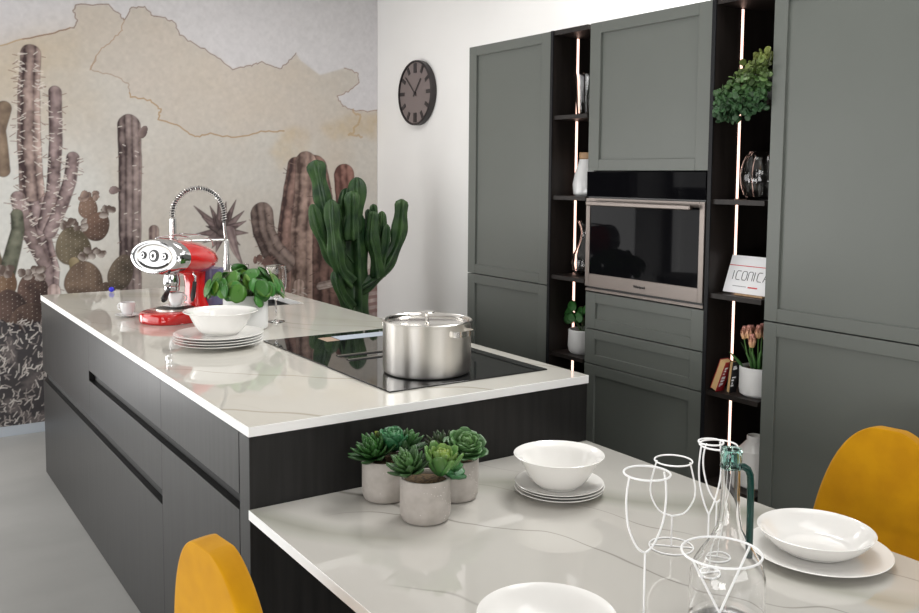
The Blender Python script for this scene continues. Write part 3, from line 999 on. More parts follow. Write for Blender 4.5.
setting(1.798, 1.204, ['large flat white plate by the yellow chair behind the glass jug', 'shallow white soup plate on the large plate beside the green-handled jug'])
setting(1.026, 1.225, ['flat white plate at the table edge near the wire goblets, under a soup plate', 'shallow white soup plate cut off at the bottom edge of the photo'])


# ------------------------------------------------------------------ succulents in concrete pots
def rosette(g, c, tilt, rings, length, width, thick, ca, cb, open_=1.2, seed=0, pointy=True):
    """layers of fleshy leaves, outer ones flat, inner ones upright"""
    rng = random.Random(seed)
    ax = Vector(tilt).normalized()
    q = Vector((0, 0, 1)).rotation_difference(ax)
    nl = 0
    for r in range(rings):
        f = r / max(1, rings - 1)
        cnt = 8 - int(4 * f)
        el = (1 - f) * (PI / 2 - open_) + f * 1.38
        for k in range(cnt):
            a = 2 * PI * (k + (r % 2) * .5) / cnt + rng.uniform(-.15, .15)
            e = el + rng.uniform(-.1, .1)
            d = q @ Vector((math.cos(a) * math.cos(e), math.sin(a) * math.cos(e), math.sin(e)))
            up = q @ Vector((-math.cos(a) * math.sin(e), -math.sin(a) * math.sin(e), math.cos(e)))
            Lf = length * (1 - .45 * f) * rng.uniform(.9, 1.1)
            v = rng.uniform(.8, 1.2)
            mixc = [tuple(max(0, (ca[i] * (1 - f) + cb[i] * f) * v) for i in range(3)), tuple(max(0, (ca[i] * (.8 - .6 * f) + cb[i] * (.2 + .6 * f)) * v) for i in range(3))]
            pr = (lambda t: (math.sin(PI * min(1, .12 + .80 * t)) ** .75) * (1 - max(0, t - .75) * 2.6)) if pointy else (lambda t: math.sin(PI * min(1, .12 + .83 * t ** 1.4)) ** .55)
            p0 = Vector(c) + ax * (f * .016)
            g.leaf(p0 + d * .004, d, up, Lf, width * (1 - .3 * f), thick, curl=.45 + .2 * f, prof=pr, n=8, col=mixc, fold=.28)
            nl += 1


GD, GM, GY, GP, GT = (0.016, 0.060, 0.014), (0.05, 0.17, 0.03), (0.34, 0.38, 0.04), (0.14, 0.27, 0.08), (0.014, 0.10, 0.038)
DKR = (0.045, 0.050, 0.025)
HP = .108


def succulent(x, y, lab, ros):
    t = thing('potted_succulent', lab, 'succulent', (x, y, TZ), group='succulents in concrete pots')
    r = .0635
    obj('pot', G().lathe([(0, 0), (r - .016, 0), (r - .006, .003), (r - .001, .014), (r, .026), (r, HP - .003), (r - .002, HP), (r - .006, HP), (r - .008, HP - .004), (r - .008, HP - .014), (0, HP - .014)], 64), M['concrete'], t)
    g = G().lathe([(0, HP - .006), (r * .6, HP - .008), (r - .0085, HP - .012), (r - .0085, HP - .0135), (0, HP - .0135)], 32)
    obj('soil', g, M['soil'], t)
    for c, tilt, rings, ln, w, th, ca, cb, op, sd, pt in ros:
        g = G()
        rosette(g, c, tilt, rings, ln, w, th, ca, cb, op, sd, pt)
        obj('rosette', g, M['leaf'], t, angle=180)
    return t


# offsets: +x is towards the tall cabinets, +y towards the island
def off(right, away, up):
    """right / away as seen along the table's diagonal from the front"""
    rr, aa = Vector((.83, -.558, 0)), Vector((.558, .83, 0))
    v = rr * right + aa * away
    return (v.x, v.y, up)


succulent(1.160, 2.066, 'grey concrete pot of succulents against the island end, behind the front pot', [
    (off(-.024, -.014, .110), off(-.28, -.30, 1), 6, .074, .028, .005, GD, GM, 1.32, 1, True),
    (off(.020, .0, .124), off(.0, -.1, 1), 5, .062, .044, .006, GT, (0.06, 0.22, 0.07), .80, 2, False),
    (off(.044, .022, .118), off(.45, .1, 1), 5, .066, .032, .005, (0.03, 0.07, 0.03), GM, 1.15, 3, True),
    (off(-.004, .026, .116), off(-.1, .3, 1), 4, .060, .028, .005, GD, GY, .9, 12, False)])
succulent(1.169, 1.882, 'grey concrete pot of succulents standing in front of the other two', [
    (off(-.034, -.010, .118), off(-.30, -.28, 1), 6, .068, .027, .005, (0.035, 0.085, 0.03), (0.10, 0.22, 0.06), 1.25, 4, True),
    (off(.034, -.004, .110), off(.15, -.12, 1), 6, .078, .044, .007, (0.04, 0.17, 0.05), GY, .80, 5, False),
    (off(.052, .012, .108), off(.6, -.1, 1), 3, .050, .040, .006, (0.03, 0.13, 0.05), GM, 1.25, 9, False)])
succulent(1.317, 1.972, 'grey concrete pot with a rose-shaped pale succulent behind the front pot', [
    (off(.024, -.006, .120), off(.15, -.50, 1), 7, .064, .050, .005, (0.035, 0.11, 0.035), GP, 1.35, 6, False),
    (off(-.036, .014, .118), off(-.2, .1, 1), 5, .058, .024, .004, DKR, GD, 1.1, 7, True)])


# ------------------------------------------------------------------ wire goblets
def goblet(x, y, H, lab, rim, prof, ring, rot, rw=.0020):
    """prof: list of (r, z) of the bowl wire from the stem up to the rim"""
    t = thing('wire_goblet', lab, 'decorative goblet', (x, y, TZ), rot, 'white wire goblet outlines on the table')
    c = lambda r, z: [(r * math.cos(2 * PI * k / 48), r * math.sin(2 * PI * k / 48), z) for k in range(48)]
    obj('rim', G().tube(c(rim, H), rw, 8, closed=True), M['wire'], t)
    # smooth the bowl outline
    pts = []
    P = [prof[0]] + prof + [prof[-1]]
    for i in range(1, len(P) - 2):
        for k in range(6):
            f = k / 6
            q = []
            for j in range(2):
                p0, p1, p2, p3 = P[i - 1][j], P[i][j], P[i + 1][j], P[i + 2][j]
                q.append(.5 * (2 * p1 + (p2 - p0) * f + (2 * p0 - 5 * p1 + 4 * p2 - p3) * f * f + (3 * p1 - p0 - 3 * p2 + p3) * f ** 3))
            pts.append(q)
    pts.append(prof[-1])
    for s in (-1, 1):
        obj('bowl_wire', G().tube([(s * r, 0, z) for r, z in pts], rw, 8), M['wire'], t)
    obj('stem', G().tube([(0, 0, rw), (0, 0, prof[0][1])], rw, 8), M['wire'], t)
    obj('foot_ring', G().tube(c(ring, rw + .0003), rw, 8, closed=True), M['wire'], t)
    obj('foot_bar', G().tube([(-ring, 0, rw + .0003), (ring, 0, rw + .0003)], rw * .9, 6), M['wire'], t)


RT = -.5922
goblet(1.205, 1.166, .310, 'tall white wire wine glass outline, leftmost of the wire glasses', .0425, [(0, .158), (.018, .172), (.036, .21), (.042, .25), (.0415, .28), (.037, .308)], .042, RT + .35)
goblet(1.554, 1.422, .205, 'short round white wire glass outline standing behind the leftmost one', .0425, [(0, .074), (.028, .084), (.047, .115), (.050, .145), (.043, .18), (.037, .203)], .050, RT - .2)
goblet(1.515, 1.282, .290, 'narrow white wire flute outline just beside the jug neck', .026, [(0, .130), (.012, .158), (.023, .20), (.026, .235), (.024, .265), (.021, .289)], .026, RT + .2)
goblet(1.597, 1.330, .258, 'white wire glass outline mostly hidden behind the jug', .041, [(0, .125), (.018, .15), (.030, .19), (.033, .22), (.030, .245), (.026, .257)], .034, RT - .5)
goblet(1.166, .958, .243, 'white wire cocktail glass outline with a V-shaped bowl in front of the jug', .064, [(0, .140), (.018, .170), (.040, .207), (.061, .242)], .050, RT + .45)

# ------------------------------------------------------------------ glass jug with a green neck
JX, JY = 1.368, 1.108
t = thing('glass_jug', 'clear glass jug with a green collar and handle among the wire glasses', 'jug', (JX, JY, TZ + .0005))
r = .071
outer = [(0, .004), (.03, .002), (r - .012, 0), (r - .003, .005), (r, .016), (r, .075), (r - .001, .10), (r - .008, .125), (r - .024, .150), (.034, .170), (.024, .192), (.0195, .22), (.0175, .26), (.0175, .308)]
inner = [(p[0] - .0028, p[1]) for p in outer[4:]][::-1]
obj('body', G().lathe(outer + inner + [(r - .008, .009), (.03, .011), (0, .012)], 64), M['glass'], t)
obj('collar', G().lathe([(.0178, .306), (.0195, .307), (.0205, .311), (.0190, .316), (.0202, .322), (.0202, .340), (.0185, .344), (.0150, .342), (.0140, .315), (.0178, .310)], 40, closed=True), M['greenglass'], t)
hd = Vector((.83, -.558, 0))
hp = [hd * .020 + Vector((0, 0, .309))]
for a, z in ((.024, .309), (.032, .304), (.037, .293), (.0385, .275), (.0395, .22), (.0395, .165), (.040, .132)):
    hp.append(hd * a + Vector((0, 0, z)))
obj('handle', G().tube(hp, .0068, 14), M['greenglassdark'], t, label='dark green glass handle')

# ------------------------------------------------------------------ coffee machine
t = thing('coffee_machine', 'glossy red retro espresso machine with a chrome oval front on the island', 'coffee machine', (1.205, 3.985, IZ), .50)
SUP = lambda a, rx, ry, e: (math.copysign(abs(math.cos(a)) ** e, math.cos(a)) * rx, math.copysign(abs(math.sin(a)) ** e, math.sin(a)) * ry)
bs = G()
rings = [(.96, .001), (1.0, .010), (1.0, .035), (.97, .044), (.90, .048)]
vs, n = [], 56
for s_, z in rings:
    for k in range(n):
        x, y = SUP(2 * PI * k / n, .165 * s_, .125 * s_, .8)
        vs.append((x - .028, y, z))
fs = [tuple(range(n - 1, -1, -1)), tuple((len(rings) - 1) * n + k for k in range(n))]
for i in range(len(rings) - 1):
    for k in range(n):
        k2 = (k + 1) % n
        fs.append((i * n + k, i * n + k2, (i + 1) * n + k2, (i + 1) * n + k))
obj('base', bs.add(vs, fs), M['red'], t)
tr = G().lathe([(0, .0485), (.085, .0485), (.085, .055), (.082, .0565), (0, .0565)], 40, (-.035, 0, 0))
dt = obj('drip_tray', tr, M['steel'], t)
g = G()
for k in range(-5, 6):
    hw = math.sqrt(max(0, .078 ** 2 - (k * .0135) ** 2))
    g.box(-.035 + k * .0135 - .003, -.035 + k * .0135 + .003, -hw, hw, .0567, .0573)
obj('tray_slots', g, M['black'], dt)
# column
col_ = []
for z, x0, x1, w in ((.047, .045, .14, .055), (.08, .050, .125, .046), (.15, .050, .12, .042), (.215, .035, .13, .046)):
    col_.append((z, x0, x1, w))
vs, n = [], 28
for z, x0, x1, w in col_:
    for k in range(n):
        x, y = SUP(2 * PI * k / n, (x1 - x0) / 2, w, .7)
        vs.append((x + (x0 + x1) / 2, y, z))
fs = [tuple(range(n - 1, -1, -1)), tuple(3 * n + k for k in range(n))]
for i in range(3):
    for k in range(n):
        k2 = (k + 1) % n
        fs.append((i * n + k, i * n + k2, (i + 1) * n + k2, (i + 1) * n + k))
obj('column', G().add(vs, fs), M['red'], t)
# head: an oval teardrop along x
MX = Matrix(((0, 0, 1), (0, 1, 0), (-1, 0, 0)))       # lathe axis z -> x
tiltm = Matrix.Rotation(.10, 3, 'Y')
HC = Vector((0, 0, .272))
hm = tiltm @ MX


def headl(name, prof, m_, parent, sy=1.95, off_=Vector((0, 0, 0))):
    return obj(name, G().lathe(prof, 56, HC + off_, hm, sx=1.0, sy=sy), m_, parent)


headl('red_shell', [(.0775, -.095), (.079, -.02), (.074, .04), (.064, .09), (.048, .135), (.028, .168), (.012, .182), (0, .186), (0, .17), (.02, .16), (.06, .08), (.07, -.095)], M['red'], t)
headl('chrome_hood', [(.062, -.158), (.068, -.157), (.0755, -.145), (.0780, -.125), (.0785, -.094), (.070, -.094), (.066, -.13), (.062, -.15)], M['chrome'], t)
face = headl('face_plate', [(0, -.153), (.055, -.153), (.066, -.150), (.067, -.145), (0, -.14)], M['facewhite'], t)
g = G().lathe([(.048, -.1535), (.052, -.1555), (.054, -.1535), (.052, -.150)], 56, HC, hm, sx=1, sy=1.95, closed=True)
obj('face_ring', g, M['steel'], face)
for yy, rr in ((-.062, .017), (0, .027), (.062, .017)):
    for q, (ra, rb, mm) in enumerate(((0, rr, M['black']), (rr * .35, rr * .65, M['chrome']))):
        g = G().lathe([(ra, -.153 - .004 - q * .003), (rb, -.153 - .004 - q * .003), (rb, -.150)] + ([(ra, -.150)] if ra else [(0, -.150)]), 24, HC + tiltm @ Vector((0, yy, .004)), hm, closed=True)
        obj('dial' if q == 0 else 'dial_ring', g, mm, face)
obj('smile_trim', G().tube([HC + tiltm @ Vector((-.156,   .098 * math.sin(a), -.046 * math.cos(a))) for a in [k / 10 * 2.0 - 1.0 for k in range(11)]], .004, 8), M['blackmetal'], face)
# brewing group, portafilter, spout, wand
obj('brew_group', G().lathe([(0, .145), (.026, .145), (.034, .155), (.036, .175), (.030, .21), (0, .21)], 32, (-.055, 0, 0)), M['chrome'], t)
pf = obj('portafilter', G().lathe([(0, .110), (.008, .112), (.012, .125), (.030, .130), (.033, .136), (.033, .152), (0, .152)], 32, (-.055, 0, 0)), M['chrome'], t)
obj('handle', G().tube([(-.085, -.012, .140), (-.115, -.030, .128), (-.150, -.052, .112), (-.165, -.062, .106)], [.007, .011, .014, .009], 14), M['black'], pf)
obj('spout', G().tube([(-.055, 0, .115), (-.055, 0, .098)], .006, 12), M['chrome'], pf)
obj('steam_wand', G().tube([(-.01, -.07, .215), (.0, -.085, .195), (-.012, -.09, .15)], .005, 10), M['chrome'], t)
obj('wand_grip', G().tube([(-.008, -.089, .172), (-.025, -.094, .115), (-.034, -.097, .09)], [.009, .011, .006], 12), M['black'], t)
tk = G()
vs, n = [], 32
for z, s_ in ((.052, 1), (.215, 1.02)):
    for k in range(n):
        x, y = SUP(2 * PI * k / n, .052 * s_, .078 * s_, .75)
        vs.append((x + .162, y, z))
obj('water_tank', tk.add(vs, [tuple(range(n - 1, -1, -1)), tuple(range(n, 2 * n))] + [(k, (k + 1) % n, (k + 1) % n + n, k + n) for k in range(n)]), M['tank'], t, label='violet water tank')
obj('rear_cover', G().box(.217, .238, -.03, .06, .004, .17), M['black'], t, bevel=.01, label='black rear cover')
g = G()
for yy in (-.062, .062):
    pz = [(-.08, yy, .325), (-.08, yy, .362), (.05, yy, .372), (.13, yy, .345), (.14, yy, .318)]
    g.tube(pz, .0022, 8)
for px_ in (-.08, .0, .06):
    zz = .362 + (px_ + .08) / .13 * .010
    g.tube([(px_, -.062, zz), (px_, .062, zz)], .0022, 8)
obj('cup_rail', g, M['chrome'], t)


def cup(loc, rz, lab_c, lab_s, m_, z):
    s = obj('saucer', G().lathe(plate_prof(.056, .010, .003, .5), 48), m_)
    s.location = (loc[0], loc[1], z)
    tag(s, lab_s, 'saucer', 'espresso saucers on the island')
    c = thing('espresso_cup', lab_c, 'cup', (loc[0], loc[1], z + .0075), rz, 'espresso cups on the island')
    obj('body', G().lathe([(0, 0), (.019, 0), (.022, .004), (.030, .022), (.0335, .040), (.034, .056), (.033, .0568), (.0315, .056), (.031, .040), (.027, .022), (.018, .006), (0, .005)], 48), m_, c)
    hh = [(.029, 0, .046), (.044, 0, .048), (.051, 0, .038), (.047, 0, .025), (.030, 0, .020)]
    obj('handle', G().tube(hh, .0035, 10), m_, c)


cup((1.025, 4.185), 2.3, 'white espresso cup on the worktop left of the red coffee machine', 'small white saucer on the worktop under the left cup', M['whitecool'], IZ + .0004)
cp = Matrix.Rotation(.50, 3, 'Z') @ Vector((-.035, -.005, 0))
cup((1.205 + cp.x, 3.985 + cp.y), -.8, 'white espresso cup on the drip tray of the red coffee machine', 'small white saucer on the drip tray of the coffee machine', M['whitecool'], IZ + .0585)

b = obj('ball', G().lathe([(0, 0)] + [(.014 * math.sin(PI * k / 12), .014 - .014 * math.cos(PI * k / 12)) for k in range(1, 12)] + [(0, .028)], 24), M['blue'])
b.location = (1.165, 5.09, IZ + .0005)
tag(b, 'tiny bright blue ball at the far edge of the island', 'ball')

# ------------------------------------------------------------------ pilea in a white pot
t = thing('potted_plant', 'round-leaved green plant in a white pot behind the serving bowl', 'potted plant', (1.355, 3.60, IZ + .0005))
r, h = .091, .145
obj('pot', G().lathe([(0, 0), (r - .010, 0), (r - .002, .006), (r, .016), (r, h - .003), (r - .002, h), (r - .006, h), (r - .007, h - .003), (r - .007, h - .025), (0, h - .025)], 64), M['whitemat'], t)
obj('soil', G().lathe([(0, h - .014), (r - .008, h - .018), (r - .008, h - .024), (0, h - .024)], 32), M['soil'], t)
gl_, gs = G(), G()
rg = random.Random(11)
for k in range(84):
    a = rg.uniform(0, 2 * PI)
    f = math.sqrt((k + .5) / 84)
    rad_ = .165 * f
    z = h + .080 * (1 - f ** 2.4) + rg.uniform(-.02, .028) + .006
    p = Vector((rad_ * math.cos(a), rad_ * math.sin(a), z))
    nrm = Vector((math.cos(a) * f * .8, math.sin(a) * f * .8 - .15, 1 - .35 * f)) + Vector((rg.uniform(-.45, .45), rg.uniform(-.45, .45), 0))
    nrm.normalize()
    out = Vector((math.cos(a), math.sin(a), -.25 - .5 * f))
    out = (out - nrm * out.dot(nrm)).normalized()
    R1 = rg.uniform(.027, .040)
    v = rg.uniform(.7, 1.25)
    yel = rg.random() ** 3
    c = (0.035 * v + .08 * yel, 0.155 * v + .06 * yel, 0.022 * v)
    gl_.leaf(p - out * R1, out, nrm, R1 * 2.05, R1 * 1.9, .0008, curl=-.5, prof=lambda t_: math.sqrt(max(0, 1 - (2 * t_ - 1) ** 2)) if 0 < t_ < 1 else .1, n=10, col=c, fold=-.06)
    gs.tube([(p.x * .25, p.y * .25, h - .02), ((p * .6).x, (p * .6).y, (h - .02 + p.z) / 2), p - nrm * .002], .0014, 5, col=(0.10, 0.17, 0.05))
obj('leaves', gl_, M['leaf'], t, angle=180)
obj('stems', gs, M['leaf'], t)


def wine_glass(x, y, H, R1, lab):
    t = thing('wine_glass', lab, 'wine glass', (x, y, IZ + .0005), group='clear wine glasses by the leafy pot')
    bz = H * .42
    o = [(0, 0), (.036, 0), (.038, .0015), (.036, .003), (.012, .006), (.0045, .012), (.0038, bz - .012), (.008, bz), (.024, bz + .012), (R1 - .003, bz + .045), (R1, bz + .08), (R1 - .003, H - .002), (R1 - .0036, H)]
    i = [(R1 - .0048, H - .001), (R1 - .0022, bz + .08), (R1 - .0055, bz + .046), (.022, bz + .0145), (0, bz + .008)]
    obj('glass', G().lathe(o + i, 48), M['glass'], t)


wine_glass(1.530, 3.700, .245, .047, 'clear wine glass standing right of the leafy white pot')
wine_glass(1.497, 4.055, .222, .047, 'clear wine glass standing behind the leafy white pot')

# ------------------------------------------------------------------ living cactus on the floor beyond the island
t = thing('potted_cactus', 'tall living green cactus with many arms behind the island', 'cactus', (2.72, 5.22, 0))
obj('planter', G().lathe([(0, 0.001), (.17, 0.001), (.20, .02), (.22, .36), (.215, .37), (.205, .37), (.20, .33), (0, .33)], 48), M['whitemat'], t, label='white planter')
obj('soil', G().lathe([(0, .345), (.199, .34), (.199, .331), (0, .331)], 32), M['soil'], t)


def cpt(x, y, dy=0.0):
    """set out a point of the cactus in the upright plane it fans out in, in metres from its base"""
    Y = 5.22 + dy
    d = _f + _r * ((x - CX) / F_PX) - _u * ((y - CY) / F_PX)
    k = Y / d.y
    return Vector((d.x * k - 2.72, Y - 5.22, EYE.z + d.z * k))


def arm(pts, w0, w1, ribs=4, ph=0.0, wave=.16):
    P = [cpt(*p) for p in pts]
    D = []
    for i in range(len(P) - 1):
        p0, p1, p2, p3 = P[max(0, i - 1)], P[i], P[i + 1], P[min(len(P) - 1, i + 2)]
        for k in range(10):
            f = k / 10
            D.append(.5 * (2 * p1 + (p2 - p0) * f + (2 * p0 - 5 * p1 + 4 * p2 - p3) * f * f + (3 * p1 - p0 - 3 * p2 + p3) * f ** 3))
    D.append(P[-1])
    n = len(D)
    R = []
    tip = max(w0, w1) * 1.5
    ln = [0]
    for a, b in zip(D, D[1:]):
        ln.append(ln[-1] + (b - a).length)
    for i in range(n):
        f = ln[i] / ln[-1]
        rr = 1.50 * (w0 + (w1 - w0) * f) * (1 + wave * math.sin(ln[i] * 27 + ph))
        e = ln[-1] - ln[i]
        if e < tip:
            rr *= math.sqrt(max(.02, 1 - (1 - e / tip) ** 2))
        R.append(max(rr, .004))
    seg = ribs * 12
    return G().tube(D, R, seg, col=(1, 1, 1), section=lambda k, i: .42 + .58 * abs(math.cos(ribs * PI * k / seg + ph)) ** 4.0)


trunk = [(357, 400), (356, 330), (356, 307), (355, 262), (353, 225), (350, 212)]
D0 = arm(trunk, .062, .058, 4, .2, .05)
obj('trunk', D0, M['cactus'], t, angle=180)
for pts, a, b in (
        ([(354, 232), (357, 205, -.02), (357, 177, -.02)], .030, .038),
        ([(352, 240, -.06), (352, 215, -.07), (352, 191, -.07)], .030, .031),
        ([(350, 240), (344, 215, .02), (346, 188, .03)], .030, .030),
        ([(336, 240, .03), (328, 222, .03), (322, 196, .04), (315, 160, .04)], .026, .044),
        ([(349, 284), (340, 268, -.02), (328, 250, -.03), (318, 226, -.03), (312, 204, -.03)], .034, .026),
        ([(350, 284, -.06), (340, 270, -.08), (334, 240, -.09), (331, 199, -.09)], .034, .030),
        ([(340, 250, -.02), (337, 225, 0), (336, 203, 0)], .026, .024),
        ([(350, 308, -.05), (340, 290, -.07), (335, 270, -.06)], .030, .022),
        ([(356, 290), (366, 285, -.02), (378, 275, -.02), (388, 261, -.02), (398, 238, -.02), (402, 199, -.02)], .030, .036),
        ([(378, 277, -.05), (376, 258, -.06), (372, 236, -.06), (374, 211, -.06)], .030, .028),
        ([(372, 240, -.02), (369, 225, -.01), (368, 209, -.01)], .022, .018),
        ([(374, 240), (375, 222, 0), (373, 204, 0)], .022, .020),
        ([(378, 262, .03), (381, 235, .03), (382, 211, .03)], .024, .020),
        ([(380, 268, -.03), (385, 245, -.03), (387, 224, -.03)], .026, .022),
        ([(354, 262), (346, 250, .02), (345, 232, .02)], .024, .020)):
    obj('arm', arm(pts, a, b, 4, random.uniform(0, 3)), M['cactus'], t, angle=180)

# ------------------------------------------------------------------ wall clock
t = thing('wall_clock', 'round dark wall clock with thick hour bars on the white wall', 'clock', (XR - .001, 5.392, 2.152))
RC = .220
CM = Matrix(((0, 0, -1), (-1, 0, 0), (0, 1, 0)))    # local x -> -y, y -> z, z -> -x
obj('case', G().lathe([(0, 0), (RC - .006, 0), (RC, .006), (RC, .042), (RC - .004, .047), (RC - .012, .047), (RC - .013, .034), (0, .034)], 96, (0, 0, 0), CM), M['clockdark'], t)
obj('dial', G().lathe([(0, .0345), (RC - .0135, .0345), (RC - .0135, .036), (0, .036)], 96, (0, 0, 0), CM), M['clockface'], t)
for h_ in range(12):
    a = PI / 2 - h_ * PI / 6
    big = h_ % 6 == 0
    c_, s_ = math.cos(a), math.sin(a)
    L0, L1, w_ = (.135, .20, .019) if big else (.150, .20, .012)
    if h_ in (3, 9):
        L0 = .145
    pl = []
    for l, w in ((L0, -w_), (L1, -w_), (L1, w_), (L0, w_)):
        pl.append((c_ * l - s_ * w, s_ * l + c_ * w))
    obj('hour_mark', G().prism(pl, .0362, .040, CM), M['clockdark'] if h_ != 3 else M['clockdark'], t)
for a_, l_, w_, nm in ((math.radians(137), .165, .0042, 'minute_hand'), (math.radians(50), .12, .0055, 'hour_hand')):
    c_, s_ = math.cos(a_), math.sin(a_)
    pl = [(c_ * l - s_ * w, s_ * l + c_ * w) for l, w in ((-.03, -w_), (l_, -w_), (l_, w_), (-.03, w_))]
    obj(nm, G().prism(pl, .0405 + (.002 if nm[0] == 'm' else 0), .0418 + (.002 if nm[0] == 'm' else 0), CM), M['clockdark'], t)
obj('pivot', G().lathe([(0, .036), (.009, .036), (.009, .046), (0, .046)], 24, (0, 0, 0), CM), M['clockdark'], t)

# ------------------------------------------------------------------ tall cabinet wall
KX, KD, KT = 2.40, 3.283, 2.178           # front plane, back, top


def shaker(name, y0, y1, z0, z1, parent, st=.058, rt=.042):
    """a framed front with a recessed panel"""
    g = G()
    x0, x1 = KX, KX + .022
    y0 += .0015
    y1 -= .0015
    z0 += .0015
    z1 -= .0015
    g.box(x0, x1, y0, y0 + st, z0, z1)
    g.box(x0, x1, y1 - st, y1, z0, z1)
    g.box(x0, x1, y0 + st + .0002, y1 - st - .0002, z0, z0 + rt)
    g.box(x0, x1, y0 + st + .0002, y1 - st - .0002, z1 - rt, z1)
    o = obj(name, g, M['green'], parent, True, bevel=.0012)
    p = G().box(x0 + .009, x1 - .002, y0 + st - .002, y1 - st + .002, z0 + rt - .002, z1 - rt + .002)
    obj('recessed_panel', p, M['green'], o, True)
    return o


def tall_unit(label, y0, y1):
    t = thing('tall_cabinet', label, 'cabinet', (KX, (y0 + y1) / 2, 0), group='tall grey-green cabinets')
    g = G()
    obj('carcass', G().box(KX + .0235, KD, y0 + .001, y1 - .001, .09, KT - .0005), M['green'], t, True)
    obj('plinth', G().box(KX + .05, KD, y0 + .001, y1 - .001, .002, .089), M['shelfedge'], t, True)
    return t


t = tall_unit('tall grey-green cabinet nearest the clock, left of the narrow shelf niche', 2.911, 3.50)
shaker('door', 2.911, 3.50, 1.1395, KT, t)
shaker('door', 2.911, 3.50, .09, 1.1385, t)
t = tall_unit('tall grey-green cabinet behind the yellow chair, largest in the photo', 1.236, 1.836)
shaker('door', 1.236, 1.836, 1.1395, KT, t, .048)
shaker('door', 1.236, 1.836, .09, 1.1385, t, .048)

# oven column
OY0, OY1 = 2.077, 2.677
t = thing('oven_cabinet', 'grey-green cabinet column housing the oven, with drawers below it', 'cabinet', (KX, (OY0 + OY1) / 2, 0))
g = G()
obj('carcass', G().box(KX + .0235, KD, OY0 + .001, OY1 - .001, .09, 1.140).box(KX + .0235, KD, OY0 + .001, OY1 - .001, 1.625, KT - .0005).box(KX + .46, KD, OY0 + .001, OY1 - .001, 1.1405, 1.6245), M['green'], t, True)
obj('plinth', G().box(KX + .05, KD, OY0 + .001, OY1 - .001, .002, .089), M['shelfedge'], t, True)
shaker('door', OY0, OY1, 1.612, KT, t)
shaker('drawer', OY0, OY1, .997, 1.142, t, .056, .040)
shaker('drawer', OY0, OY1, .859, .996, t, .056, .036)
shaker('door', OY0, OY1, .09, .858, t)

t = thing('built_in_oven', 'built-in steel oven with a black glass door and long bar handle', 'oven', (KX, (OY0 + OY1) / 2, 1.145))
a, b = OY0 + .004, OY1 - .004
obj('housing', G().box(KX + .002, KX + .45, a + .004, b - .004, 1.152, 1.605), M['black'], t, True)
obj('control_panel', G().box(KX - .006, KX + .0015, a, b, 1.514, 1.610), M['blackglass'], t, True, bevel=.0015, label='glossy black control panel')
dr = G()
x0, x1 = KX - .008, KX + .0015
z0, z1 = 1.164, 1.508
fw_ = .022
dr.box(x0, x1, a, a + fw_, z0, z1).box(x0, x1, b - fw_, b, z0, z1).box(x0, x1, a + fw_, b - fw_, z1 - .020, z1).box(x0, x1, a + fw_, b - fw_, z0, z0 + .050)
door = obj('oven_door', dr, M['ovensteel'], t, True, bevel=.0012)
obj('door_glass', G().box(x0 + .003, x1 - .002, a + fw_, b - fw_, z0 + .05, z1 - .02), M['blackglass'], door, True, label='dark glass window')
hb = G().box(x0 - .036, x0 - .024, a + .035, b - .035, 1.479, 1.497)
for yy in (a + .06, b - .06):
    hb.box(x0 - .025, x0 + .001, yy - .008, yy + .008, 1.481, 1.495)
obj('handle', hb, M['ovensteel'], door, True, bevel=.004)
obj('bottom_trim', G().box(KX - .004, KX + .0015, a, b, 1.146, 1.156), M['ovensteel'], t, True)


def text(name, s, size, mtx, mat_, parent, extr=.0006):
    c = bpy.data.curves.new(name, 'FONT')
    c.body = s
    c.size = size
    c.align_x = 'CENTER'
    c.align_y = 'CENTER'
    c.extrude = extr
    c.materials.append(mat_)
    tmp = bpy.data.objects.new(name, c)
    COL.objects.link(tmp)
    me = bpy.data.meshes.new_from_object(tmp.evaluated_get(bpy.context.evaluated_depsgraph_get()))
    bpy.data.objects.remove(tmp)
    o = bpy.data.objects.new(name, me)
    COL.objects.link(o)
    o.parent = parent
    o.matrix_local = mtx
    return o


TM = lambda loc: Matrix(((0, 0, -1, loc[0]), (-1, 0, 0, loc[1]), (0, 1, 0, loc[2]), (0, 0, 0, 1)))
text('brand_mark', 'Whirlpool', .014, TM((-.009, 0, 1.188 - 1.145)), M['ink'], t)


